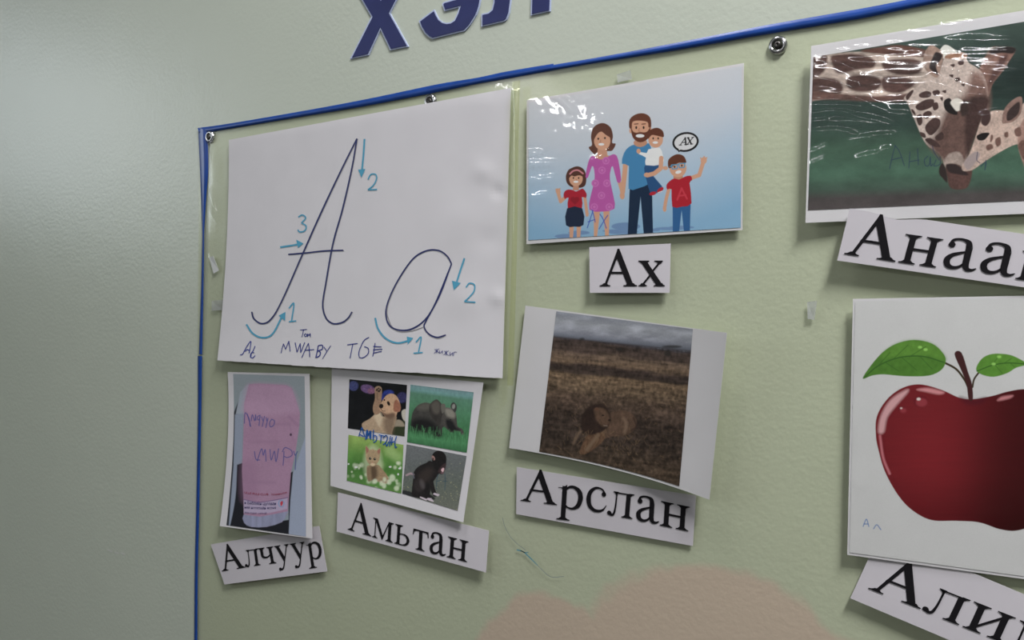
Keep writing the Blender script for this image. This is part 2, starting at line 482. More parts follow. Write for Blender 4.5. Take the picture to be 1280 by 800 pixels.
def paint_giraffe(C):
    C.frame((960, 0), 2.6667)
    x, y = C.zx()
    t = y + 0.03 * x
    C.field([(0, (86, 100, 96)), (120, (66, 86, 80)), (260, (38, 56, 54)), (430, (44, 66, 60)), (500, (58, 88, 72)), (590, (64, 100, 82)), (640, (62, 82, 72)), (668, (74, 66, 68)), (760, (92, 80, 82))], t)
    C.mul(0.75 + 0.5 * fbm(x / 55, y / 30, 3))
    C.mul(1 - 0.3 * np.clip((x - 520) / 400, 0, 1) * (y < 330))
    tx = lambda a, b: 0.45 + 0.55 * fbm(a / 9, b / 5, 11) + 0.55 * fbm(a / 60, b / 25, 12)
    spots = lambda a, b: np.where(fbm(a / 60, b / 42, 5, 2) > 0.47, 0.42, 1.0) * (0.8 + 0.4 * fbm(a / 8, b / 5, 2))
    # neck
    C.poly([(100, 205), (200, 182), (320, 172), (450, 180), (530, 196), (565, 260), (490, 318), (440, 336), (330, 334), (210, 328), (100, 330)], (168, 146, 138), soft=6, tex=tx)
    for P in ([(140, 190), (195, 186), (185, 240), (140, 260)], [(215, 185), (300, 180), (355, 200), (350, 226), (300, 232), (235, 246), (215, 215)], [(385, 205), (470, 195), (515, 210), (500, 245), (440, 250), (390, 232)],
              [(140, 265), (220, 262), (250, 290), (230, 316), (140, 318)], [(270, 255), (340, 250), (380, 270), (360, 300), (300, 306), (265, 290)], [(385, 256), (460, 258), (490, 280), (440, 310), (385, 300)]):
        C.poly(P, (84, 56, 52), soft=9, tex=tx)
    C.poly([(100, 305), (240, 312), (360, 320), (470, 312), (450, 338), (330, 338), (200, 332), (100, 336)], (98, 66, 60), soft=8, tex=tx)
    C.poly([(310, 168), (380, 156), (440, 150), (530, 168), (528, 190), (430, 184), (340, 176)], (98, 62, 52), soft=6, tex=tx)
    # blurred long streaks over the whole neck
    x, y = C.zx()
    nk = np.clip((y - 160) / 20, 0, 1) * np.clip((345 - y) / 20, 0, 1) * np.clip((560 - x) / 40, 0, 1)
    C.mul(1 + nk * (0.9 * (fbm(x / 90, y / 14, 41) - 0.5) + 0.5 * (fbm(x / 20, y / 9, 42) - 0.5)))
    # head
    C.frame((1100, 40), 4.0)
    tx = lambda a, b: 0.45 + 0.55 * fbm(a / 8, b / 8, 21) + 0.55 * fbm(a / 45, b / 45, 22)
    C.poly([(470, 255), (500, 175), (552, 82), (600, 74), (676, 84), (650, 140), (606, 206), (562, 262), (535, 330), (460, 310)], (126, 88, 78), soft=6, tex=tx)
    C.poly([(545, 95), (575, 76), (640, 72), (678, 84), (664, 108), (610, 104), (560, 112)], (44, 34, 34), soft=8)
    C.poly([(600, 130), (640, 120), (600, 200), (560, 260), (540, 300), (540, 250)], (92, 60, 56), soft=14)
    C.poly([(296, 100), (320, 66), (350, 72), (388, 106), (350, 130), (310, 130)], (200, 192, 188), soft=5)
    C.poly([(330, 115), (400, 104), (430, 108), (440, 150), (490, 182), (520, 220), (540, 300), (535, 400), (486, 470), (455, 560), (425, 640), (330, 660), (300, 610), (232, 562), (190, 480), (140, 360), (120, 330), (165, 290), (225, 240), (290, 210)], (174, 152, 146), soft=6, tex=tx)
    C.poly([(330, 118), (390, 104), (428, 106), (432, 126), (380, 134), (330, 132)], (150, 104, 78), soft=6, tex=tx)
    # brown lower face
    C.poly([(462, 205), (510, 215), (545, 290), (540, 400), (470, 420), (425, 340), (440, 270)], (122, 88, 80), soft=40, tex=tx)
    C.poly([(400, 330), (500, 325), (540, 370), (500, 460), (462, 540), (430, 650), (360, 690), (310, 640), (240, 560), (280, 520), (310, 440), (330, 400)], (102, 72, 66), soft=34, tex=tx)
    C.poly([(440, 340), (520, 320), (548, 350), (505, 450), (470, 540), (440, 620), (425, 560), (425, 430)], (70, 46, 44), soft=20, tex=tx)
    # coat patches
    for P in ([(195, 312), (230, 295), (256, 305), (246, 326), (205, 328)], [(262, 298), (290, 290), (300, 306), (275, 320)], [(180, 368), (225, 340), (268, 338), (262, 372), (215, 392), (186, 388)],
              [(216, 408), (242, 394), (260, 408), (240, 432), (220, 428)], [(184, 420), (206, 412), (212, 450), (198, 468), (186, 450)], [(228, 468), (268, 430), (300, 440), (296, 476), (258, 516), (232, 500)],
              [(310, 296), (330, 290), (328, 306)], [(375, 232), (396, 228), (400, 242), (380, 248)], [(345, 215), (366, 214), (362, 228)], [(390, 150), (415, 138), (418, 160), (398, 166)], [(350, 165), (372, 160), (370, 176)],
              [(130, 320), (160, 290), (166, 300), (138, 340)], [(200, 500), (224, 508), (228, 528), (206, 522)], [(225, 540), (250, 530), (290, 556), (300, 576), (262, 570)], [(275, 525), (310, 500), (318, 530), (290, 545)],
              [(156, 385), (172, 395), (178, 418), (162, 404)], [(262, 360), (286, 352), (292, 380), (270, 392)], [(300, 330), (314, 326), (312, 345)], [(405, 262), (424, 258), (420, 272)]):
        C.poly(P, (74, 50, 48), soft=4, tex=tx)
    C.poly([(320, 346), (345, 330), (362, 350), (388, 410), (352, 408), (324, 384)], (34, 26, 28), soft=4)
    C.poly([(352, 350), (385, 330), (418, 350), (410, 382), (385, 396), (366, 378)], (196, 184, 178), soft=6)
    C.poly([(400, 370), (430, 340), (440, 400), (410, 420)], (60, 42, 40), soft=10)
    # nostrils, muzzle
    C.poly([(318, 650), (345, 610), (395, 600), (418, 640), (410, 680), (360, 690), (330, 680)], (150, 128, 122), soft=10, tex=tx)
    C.poly([(330, 672), (380, 660), (440, 690), (462, 690), (442, 770), (400, 788), (352, 778), (336, 730)], (92, 60, 56), soft=8, tex=tx)
    C.poly([(296, 680), (312, 655), (330, 690), (336, 752), (312, 730), (296, 708)], (52, 38, 38), soft=6)
    C.poly([(330, 664), (372, 660), (420, 690), (440, 716), (390, 712), (345, 700)], (54, 38, 40), soft=8)
    # ears
    C.poly([(216, 165), (222, 108), (250, 68), (288, 80), (316, 116), (304, 180), (286, 228), (245, 206)], (150, 118, 106), soft=4, tex=tx)
    C.poly([(262, 130), (280, 100), (312, 116), (296, 150), (280, 170), (290, 215), (262, 195), (246, 175)], (48, 34, 36), soft=7)
    # calf
    C.poly([(482, 510), (500, 455), (530, 415), (570, 392), (630, 392), (690, 380), (760, 330), (900, 330), (900, 560), (735, 570), (680, 562), (600, 600), (520, 650), (462, 690), (415, 694), (412, 665), (446, 612)], (178, 148, 138), soft=5, tex=tx)
    C.poly([(700, 470), (760, 400), (900, 380), (900, 900), (790, 900), (730, 700), (690, 570)], (150, 112, 102), soft=8, tex=tx)
    C.poly([(505, 450), (525, 392), (550, 400), (552, 440), (530, 470)], (70, 46, 46), soft=6)
    C.poly([(610, 452), (620, 390), (655, 346), (700, 322), (712, 345), (704, 405), (668, 446), (632, 456)], (134, 100, 92), soft=4, tex=tx)
    C.poly([(634, 440), (640, 395), (690, 350), (700, 370), (690, 410), (655, 440)], (62, 44, 44), soft=6)
    C.poly([(484, 520), (512, 505), (546, 505), (540, 520), (520, 540), (492, 540)], (30, 22, 24), soft=4)
    for P in ([(576, 540), (600, 525), (604, 560), (584, 572)], [(530, 570), (556, 560), (566, 580), (538, 592)], [(672, 490), (700, 475), (706, 515), (680, 520)], [(555, 515), (566, 520), (560, 545), (550, 548)],
              [(690, 570), (720, 540), (740, 600), (720, 640)], [(622, 505), (640, 500), (640, 525), (624, 525)], [(735, 430), (800, 420), (800, 470), (745, 480)], [(735, 510), (790, 500), (800, 560), (745, 560)]):
        C.poly(P, (108, 74, 66), soft=6, tex=tx)
    C.poly([(420, 650), (470, 600), (500, 610), (480, 650), (440, 690)], (150, 130, 132), soft=8)
    # ballpoint writing
    b = (34, 48, 88)
    marker(C, [[(48, 684), (62, 620), (76, 568)], [(76, 568), (98, 600), (122, 668)], [(56, 640), (104, 628)], [(144, 680), (150, 600)], [(150, 648), (196, 640)], [(192, 664), (188, 584)],
               [(240, 620), (222, 640), (228, 668), (246, 664), (252, 624), (254, 668), (264, 660)], [(296, 640), (270, 600), (262, 570)], [(280, 640), (270, 670), (300, 660), (300, 625)],
               [(488, 600), (484, 640), (500, 655)], [(530, 640), (524, 690), (530, 650), (504, 672)]], 4, b, 0.75)

def paint_lion(C):
    C.frame((660, 380), 3.3333)
    x, y = C.zx()
    hz = 138 + (x - 108) * 0.105                       # horizon
    t = (y - hz)
    sky = (t < 0)
    C.field([(-130, (104, 106, 122)), (-70, (138, 138, 150)), (-30, (122, 122, 136)), (-8, (92, 94, 108)), (0, (62, 56, 62)), (10, (64, 52, 50)), (45, (72, 58, 54)), (60, (98, 80, 70)), (95, (104, 84, 70)), (112, (60, 48, 46)),
             (135, (62, 50, 46)), (150, (104, 84, 68)), (200, (96, 78, 64)), (250, (78, 62, 54)), (320, (58, 46, 42)), (420, (56, 45, 41)), (520, (70, 56, 47)), (600, (62, 50, 43))], t + (t > 0) * 28 * (fbm(x / 130, t / 25, 4) - 0.5))
    cl = np.clip((fbm(x / 70, y / 24, 31) - 0.45) * 3.0, -0.4, 1)
    C.mul(np.where(sky, 1 + 0.35 * cl * np.clip((-t) / 30, 0, 1), 1))
    g = fbm(x / 60 + y / 90, y / 9 - x / 80, 8) * 0.5 + fbm(x / 9, y / 14, 9) * 0.5
    C.mul(np.where(sky, 1, np.clip(-0.15 + 2.2 * g, 0.2, 2.2)))
    C.mul(np.where(t > 150, 0.4 + 1.2 * fbm(x / 14 + y / 30, y / 12 - x / 30, 13), 1))
    for e in ((380, 188, 12, 8), (582, 205, 14, 14), (225, 146, 10, 5), (600, 178, 40, 6)): C.ell(*e, (40, 36, 36), soft=8, alpha=.8)
    rs = np.random.RandomState(3)
    for k in range(260):                              # dry grass stalks
        a, b = rs.uniform(40, 650), rs.uniform(420, 720)
        L = rs.uniform(8, 26); q = rs.uniform(-1.2, 1.2)
        C.stroke([(a, b), (a + L * math.sin(q), b - L * math.cos(q))], 1.6, (124, 98, 74) if rs.rand() > .4 else (40, 32, 30), alpha=rs.uniform(.2, .55), sm=False)
    tx = lambda a, b: 0.4 + 0.6 * fbm(a / 7, b / 9, 17) + 0.6 * fbm(a / 30, b / 30, 18)
    body = (84, 64, 54)
    C.poly([(318, 470), (350, 450), (395, 443), (430, 455), (452, 485), (444, 520), (405, 548), (350, 552), (300, 560)], body, soft=5, tex=tx)
    C.poly([(255, 540), (320, 540), (305, 580), (240, 625), (215, 615)], (88, 64, 50), soft=6, tex=tx)
    C.poly([(240, 440), (268, 420), (310, 415), (335, 440), (346, 480), (330, 515), (300, 535), (262, 545), (228, 530), (222, 480)], (46, 33, 30), soft=9, tex=tx)
    C.poly([(275, 440), (300, 432), (325, 445), (344, 482), (335, 500), (318, 512), (298, 500), (282, 475)], (84, 63, 52), soft=9, tex=tx)
    C.ell(287, 438, 10, 7, (88, 62, 50)); C.ell(312, 464, 5, 3, (34, 26, 24)); C.ell(340, 484, 6, 5, (40, 28, 26)); C.stroke([(316, 506), (330, 508)], 4, (120, 104, 96), sm=False, alpha=.7)
    C.stroke([(218, 530), (202, 556), (190, 580)], 12, (104, 84, 72), soft=9, alpha=.75); C.stroke([(292, 545), (272, 572), (246, 606)], 14, (108, 88, 74), soft=9, alpha=.8)
    C.stroke([(398, 478), (410, 500), (402, 535)], 11, (118, 96, 82), soft=12, alpha=.7); C.stroke([(440, 475), (450, 510), (425, 530)], 6, (58, 42, 38), soft=6)
    for k in range(90):
        a, b = rs.uniform(160, 460), rs.uniform(535, 640)
        L = rs.uniform(8, 24); q = rs.uniform(-1, 1)
        C.stroke([(a, b), (a + L * math.sin(q), b - L * math.cos(q))], 1.8, (116, 92, 70), alpha=rs.uniform(.3, .7), sm=False)

def paint_puppy(C):
    C.frame((425, 470), 8.8889)
    x, y = C.zx()
    C.mul(0.6 + 0.8 * fbm(x / 60, y / 60, 3))
    tx = lambda a, b: 0.8 + 0.4 * fbm(a / 14, b / 14, 5); fl = lambda a, b: 0.5 + 1.0 * fbm(a / 12, b / 12, 6)
    C.ell(150, 110, 55, 55, (62, 66, 120), soft=14, tex=fl); C.ell(310, 145, 82, 48, (106, 76, 128), 15, soft=14, tex=fl); C.ell(350, 165, 45, 32, (130, 84, 120), soft=14, tex=fl)
    C.ell(540, 185, 60, 30, (40, 56, 140), soft=14, tex=fl); C.ell(475, 230, 30, 40, (36, 50, 130), soft=12, tex=fl); C.ell(690, 240, 60, 60, (56, 52, 100), soft=18, tex=fl)
    C.poly([(600, 560), (720, 500), (720, 680), (590, 660)], (52, 58, 38), soft=20)
    C.poly([(690, 385), (735, 375), (730, 500), (700, 480), (685, 430)], (168, 158, 156), soft=10); C.poly([(610, 500), (660, 485), (705, 520), (715, 560), (640, 560), (600, 560)], (140, 124, 112), soft=14)
    C.poly([(245, 530), (330, 475), (400, 425), (480, 450), (620, 440), (612, 530), (580, 620), (575, 680), (500, 680), (490, 640), (380, 640), (270, 600)], (160, 132, 112), soft=10, tex=tx)
    C.poly([(380, 440), (440, 400), (470, 460), (440, 560), (400, 500)], (182, 158, 138), soft=30)
    C.poly([(386, 150), (410, 118), (445, 118), (466, 160), (462, 250), (450, 330), (450, 400), (400, 432), (370, 400), (366, 340), (388, 250)], (146, 112, 92), soft=8, tex=tx)
    C.ell(425, 145, 40, 34, (150, 118, 98), soft=8)
    for e in ((412, 150, 10, 12), (430, 138, 10, 10), (448, 152, 9, 12), (432, 168, 16, 12), (405, 160, 7, 10)): C.ell(*e, (62, 46, 42), soft=6)
    C.stroke([(415, 190), (412, 240), (420, 260)], 18, (112, 84, 70), soft=14, alpha=.7)
    C.poly([(440, 330), (480, 260), (520, 212), (570, 195), (620, 215), (655, 270), (672, 340), (665, 390), (640, 400), (620, 450), (570, 476), (510, 456), (470, 410), (440, 370)], (178, 138, 112), soft=8, tex=tx)
    C.poly([(600, 300), (625, 262), (660, 300), (676, 350), (662, 392), (625, 400), (595, 380)], (148, 92, 72), soft=12, tex=tx)
    C.poly([(470, 400), (520, 420), (600, 410), (610, 450), (560, 478), (505, 456)], (92, 64, 54), soft=26, alpha=.85)
    C.poly([(500, 470), (610, 450), (600, 560), (575, 660), (520, 650), (490, 560)], (112, 88, 74), soft=50, alpha=.75)
    C.ell(540, 305, 15, 26, (36, 24, 22), -25, soft=6); C.ell(493, 266, 9, 10, (50, 34, 30), soft=5)
    C.ell(458, 335, 24, 26, (36, 26, 26), 20, soft=7); C.stroke([(450, 360), (470, 385), (500, 390)], 7, (92, 60, 52), soft=6)

def paint_elephant(C):
    C.frame((505, 475), 8.0)
    x, y = C.zx()
    t = y - 0.13 * x
    C.field([(20, (70, 108, 112)), (50, (104, 136, 148)), (85, (98, 140, 146)), (120, (76, 120, 104)), (260, (66, 118, 90)), (400, (54, 110, 74)), (480, (48, 108, 68)), (560, (60, 122, 80)), (640, (44, 98, 62))], t)
    C.mul(0.82 + 0.36 * fbm(x / 16, y / 40, 6))
    tx = lambda a, b: 0.75 + 0.5 * fbm(a / 18, b / 18, 7)
    g = (66, 62, 63)
    C.poly([(72, 420), (85, 330), (130, 260), (200, 228), (260, 235), (340, 260), (400, 300), (420, 440), (385, 480), (370, 560), (290, 555), (270, 520), (200, 525), (120, 500), (75, 505)], g, soft=8, tex=tx)
    C.poly([(72, 420), (150, 380), (260, 400), (340, 470), (370, 560), (290, 555), (200, 525), (75, 505)], (30, 28, 32), soft=60, alpha=.95)
    C.poly([(130, 265), (200, 230), (260, 240), (250, 300), (160, 300)], (98, 92, 88), soft=40, alpha=.6)
    C.poly([(380, 300), (420, 275), (470, 285), (510, 310), (525, 370), (530, 420), (540, 470), (580, 488), (602, 535), (595, 550), (574, 545), (560, 515), (520, 508), (498, 505), (494, 524), (462, 520), (420, 480), (385, 440)], (74, 68, 69), soft=7, tex=tx)
    C.poly([(420, 400), (480, 410), (520, 470), (560, 500), (498, 505), (490, 522), (440, 490)], (34, 32, 37), soft=26)
    C.poly([(410, 290), (470, 290), (510, 330), (500, 380), (430, 360)], (134, 126, 122), soft=30, alpha=.8)
    C.poly([(252, 290), (265, 235), (320, 195), (355, 215), (380, 250), (395, 310), (372, 380), (365, 440), (335, 452), (300, 400), (262, 350)], (58, 52, 53), soft=7, tex=tx)
    C.poly([(270, 250), (320, 205), (360, 240), (350, 330), (300, 330)], (86, 78, 76), soft=30)
    C.poly([(370, 250), (400, 236), (415, 262), (400, 320), (378, 330)], (98, 92, 90), soft=8)
    C.poly([(466, 270), (475, 235), (500, 224), (525, 255), (524, 300), (508, 325), (488, 300)], (60, 56, 60), soft=6, tex=tx); C.ell(496, 265, 16, 26, (128, 124, 126), 10, soft=10)
    C.ell(465, 395, 6, 5, (22, 20, 22), soft=4)
    rs = np.random.RandomState(5)
    for k in range(180):
        a = rs.uniform(40, 640); b = rs.uniform(470, 560) + .14 * a; L = rs.uniform(25, 60)
        if b - L < 470 and 400 < a: L = 20
        C.stroke([(a, b), (a + rs.uniform(-12, 12), b - L)], 5, (70, 134, 88) if rs.rand() > .45 else (40, 92, 56), alpha=.6, sm=False, soft=6)

def paint_kitten(C):
    C.frame((425, 535), 8.8889)
    x, y = C.zx()
    C.field([(60, (136, 152, 62)), (200, (118, 148, 60)), (330, (84, 130, 46)), (450, (62, 112, 36)), (600, (70, 118, 44)), (760, (84, 122, 52))], y - 0.12 * x + 60)
    C.mul(0.72 + 0.56 * fbm(x / 80, y / 110, 9))
    rs = np.random.RandomState(9)
    for e in ((630, 320, 60, 50), (560, 260, 60, 60), (450, 420, 40, 40)): C.ell(*e, (150, 172, 110), soft=60, alpha=.5)
    for k in range(34):
        a, b = rs.uniform(80, 690), rs.uniform(380, 690); r = rs.uniform(8, 24)
        C.ell(a, b, r, r * 1.1, (196, 204, 182), soft=r, alpha=rs.uniform(.25, .7))
    for e in ((180, 435, 18, 10), (556, 432, 14, 9), (664, 450, 16, 10), (95, 400, 10, 9), (646, 514, 9, 12)): C.ell(*e, (214, 214, 214), soft=7)
    C.ell(365, 400, 105, 210, (206, 210, 178), soft=50, alpha=.4)
    fur = (146, 118, 92); tx = lambda a, b: 0.78 + 0.44 * fbm(a / 12, b / 12, 13)
    C.poly([(305, 420), (360, 410), (425, 410), (470, 460), (520, 520), (545, 590), (500, 620), (430, 600), (380, 575), (320, 590), (300, 540), (296, 470)], fur, soft=12, tex=tx)
    C.poly([(340, 430), (400, 430), (415, 520), (390, 580), (350, 570)], (80, 60, 46), soft=40, alpha=.85)
    C.stroke([(316, 450), (316, 520), (325, 580)], 30, (128, 102, 80), soft=12)
    C.poly([(288, 190), (328, 242), (365, 234), (405, 250), (448, 218), (446, 290), (438, 350), (405, 405), (362, 428), (322, 400), (292, 350), (284, 270)], (158, 130, 102), soft=8, tex=tx, n=2)
    C.poly([(290, 205), (318, 245), (300, 280), (288, 250)], (150, 96, 84), soft=8); C.poly([(444, 230), (415, 258), (432, 290), (444, 265)], (150, 96, 84), soft=8)
    for e in ((335, 338, 13, 15), (386, 345, 13, 15)): C.ell(*e, (38, 34, 30), soft=5); C.ell(e[0] + 4, e[1] - 5, 4, 4, (190, 190, 180), soft=3)
    C.ell(360, 385, 9, 7, (170, 112, 102), soft=5); C.ell(362, 405, 26, 16, (196, 172, 146), soft=12, alpha=.7)
    for e in ((390, 590, 26, 26), (490, 640, 24, 32), (580, 555, 34, 40), (495, 572, 20, 26), (545, 600, 26, 30), (628, 670, 28, 28), (460, 615, 22, 28)): C.ell(*e, (186, 190, 172), soft=20, alpha=.75)

def paint_monkey(C):
    C.frame((495, 550), 8.0)
    x, y = C.zx()
    C.field([(0, (104, 104, 114)), (250, (94, 96, 102)), (450, (92, 96, 94)), (700, (100, 100, 96))], y)
    C.mul(0.8 + 0.4 * fbm(x / 10, y / 10, 3))
    rs = np.random.RandomState(4)
    for k in range(150):
        b = 700 - 480 * rs.rand() ** 1.6; a = rs.uniform(70, 700)
        C.ell(a, b, rs.uniform(3, 7), rs.uniform(2, 4), (160, 150, 118) if rs.rand() > .35 else (70, 70, 64), soft=5, alpha=.7)
    C.poly([(60, 505), (140, 515), (230, 560), (160, 580), (60, 545)], (40, 40, 46), soft=12, alpha=.9)
    C.poly([(200, 560), (330, 540), (390, 590), (300, 600)], (34, 34, 38), soft=14, alpha=.9)
    k0 = (40, 35, 38); tx = lambda a, b: 0.7 + 0.6 * fbm(a / 16, b / 16, 8)
    C.poly([(350, 210), (300, 230), (225, 265), (180, 320), (170, 400), (158, 500), (165, 560), (250, 580), (330, 560), (360, 440), (420, 350), (440, 300)], k0, soft=7, tex=tx)
    C.stroke([(352, 420), (370, 500), (390, 545)], 44, k0, tex=tx); C.stroke([(305, 430), (310, 520), (330, 590)], 46, (34, 30, 33), tex=tx)
    C.ell(235, 450, 58, 70, (54, 46, 50), 10, soft=30); C.ell(262, 440, 22, 50, (86, 78, 84), -15, soft=26, alpha=.7)
    C.poly([(225, 360), (300, 280), (370, 300), (340, 380), (290, 420)], (66, 54, 54), soft=50, alpha=.6)
    C.poly([(358, 180), (375, 130), (425, 106), (475, 125), (502, 170), (500, 240), (482, 300), (470, 338), (440, 340), (415, 310), (375, 270)], (34, 30, 33), soft=6, tex=tx)
    C.poly([(455, 260), (495, 232), (496, 280), (472, 335), (445, 335), (420, 310)], (66, 48, 54), soft=16)
    C.poly([(450, 300), (470, 278), (482, 290), (470, 322)], (190, 150, 165), soft=8); C.ell(462, 330, 16, 8, (110, 80, 92), soft=6)
    C.ell(374, 180, 14, 25, (150, 112, 112), -25, soft=6); C.ell(372, 188, 7, 13, (70, 48, 50), -25, soft=6)
    C.stroke([(174, 345), (145, 335), (105, 352)], 20, (150, 124, 138), soft=6); C.stroke([(170, 330), (180, 380)], 12, (92, 90, 106), soft=8)
    for st in ([(245, 572), (295, 592)], [(262, 580), (300, 598)], [(310, 592), (362, 600)], [(330, 600), (372, 612)], [(378, 540), (420, 556)], [(385, 535), (428, 548)], [(320, 585), (350, 588)]):
        C.stroke(st, 13, (176, 158, 178), soft=8, sm=False)
    b = (44, 74, 96)
    marker(C, [[(420, 345), (408, 400), (404, 490)], [(410, 412), (450, 405)], [(488, 335), (492, 400), (488, 500)], [(470, 412), (508, 410)]], 6, b, .85)

def paint_towel(C):
    C.frame((270, 460), 3.6364)
    x, y = C.zx()
    C.field([(20, (146, 152, 156)), (200, (134, 142, 146)), (700, (140, 148, 156))], y)
    # washing machine panels behind the towel
    C.poly([(40, 440), (110, 430), (130, 600), (130, 760), (60, 760)], (30, 30, 36), soft=4, sm=False)
    C.poly([(78, 210), (110, 130), (120, 150), (92, 240), (60, 760), (36, 760)], (52, 54, 60), soft=4, sm=False)
    C.poly([(110, 110), (148, 70), (150, 210), (90, 210)], (156, 160, 170), soft=4, sm=False)
    C.poly([(86, 212), (124, 205), (118, 440), (92, 560), (70, 720), (58, 720), (80, 440)], (142, 148, 164), soft=5, sm=False)
    C.poly([(96, 440), (125, 430), (128, 560), (150, 720), (330, 690), (330, 480), (350, 470), (334, 770), (60, 735), (90, 600)], (32, 32, 38), soft=4, sm=False)
    C.poly([(350, 480), (410, 300), (412, 770), (330, 770), (338, 600)], (152, 158, 176), soft=5, sm=False)
    tw = lambda a, b: 0.86 + 0.16 * fbm(a / 3.0, b / 3.0, 2, 2) + 0.14 * fbm(a / 40, b / 60, 4)
    pk = (166, 128, 152)
    C.poly([(150, 74), (190, 70), (260, 74), (320, 78), (345, 92), (365, 150), (382, 205), (378, 270), (362, 380), (340, 480), (334, 560), (325, 660), (300, 700), (230, 722), (160, 722), (128, 700), (124, 580), (118, 470), (124, 300), (128, 160)], pk, soft=4, tex=tw, sm=False)
    C.poly([(150, 74), (260, 74), (342, 90), (375, 190), (330, 210), (240, 215), (130, 200), (132, 140)], (180, 143, 167), soft=30, tex=tw, alpha=.7)
    C.poly([(118, 440), (170, 430), (190, 520), (180, 600), (120, 600)], (150, 112, 138), soft=40, alpha=.5)
    C.stroke([(330, 220), (355, 245), (372, 260)], 10, (150, 112, 140), soft=12, alpha=.6); C.stroke([(335, 250), (342, 300), (352, 330)], 7, (156, 118, 145), soft=10, alpha=.6)
    C.ell(340, 303, 5, 6, (70, 50, 70), soft=4); C.stroke([(342, 370), (330, 430)], 6, (156, 118, 145), soft=10, alpha=.5)
    for e in ((255, 255, 80, 8), (220, 335, 70, 7), (215, 520, 60, 8)): C.ell(*e, (152, 116, 142), soft=14, alpha=.5)
    # woven label
    C.poly([(126, 598), (200, 612), (300, 596), (324, 590), (324, 640), (240, 660), (126, 660)], (176, 158, 182), soft=4, sm=False)
    C.stroke([(126, 598), (200, 610), (300, 594), (326, 588)], 4, (110, 86, 124), alpha=.8)
    C.poly([(126, 666), (200, 676), (322, 652), (320, 664), (300, 700), (230, 722), (160, 722), (128, 704)], (138, 138, 162), soft=4, n=2, tex=lambda a, b: 0.9 + 0.3 * vnoise(a / 9, b / 90, 5))
    C.ell(297, 616, 14, 17, (120, 150, 186), soft=4); C.ell(297, 616, 10, 13, (176, 160, 182), soft=3); C.poly([(292, 612), (302, 604), (304, 616), (296, 628)], (190, 60, 76), soft=3)
    # ballpoint letters
    b = (74, 78, 140)
    fz = lambda L: [[((p[0] / 10 + 15) * 3.6364, (p[1] / 10 + 50) * 3.6364) for p in st] for st in L]
    marker(C, fz([[(205, 190), (215, 60), (262, 130), (275, 225)], [(240, 75), (262, 150), (285, 230)], [(290, 160), (305, 85), (335, 160), (345, 85), (350, 150)], [(400, 90), (370, 110), (375, 150), (398, 130), (400, 100), (388, 220)],
                  [(420, 110), (440, 165), (455, 105), (428, 230)], [(475, 120), (488, 165), (500, 130), (472, 245)], [(545, 140), (520, 185), (530, 235), (570, 215), (580, 160), (545, 140)],
                  [(330, 545), (350, 640), (395, 650)], [(365, 660), (420, 510), (440, 590), (465, 520), (475, 665)], [(525, 520), (540, 650), (580, 540), (600, 670), (632, 510)],
                  [(700, 545), (695, 640), (688, 715)], [(680, 545), (715, 495), (790, 530), (800, 590), (740, 620), (705, 605)], [(820, 540), (840, 590), (868, 545)], [(850, 580), (845, 680), (840, 770)]]), 4.2, b, .85)

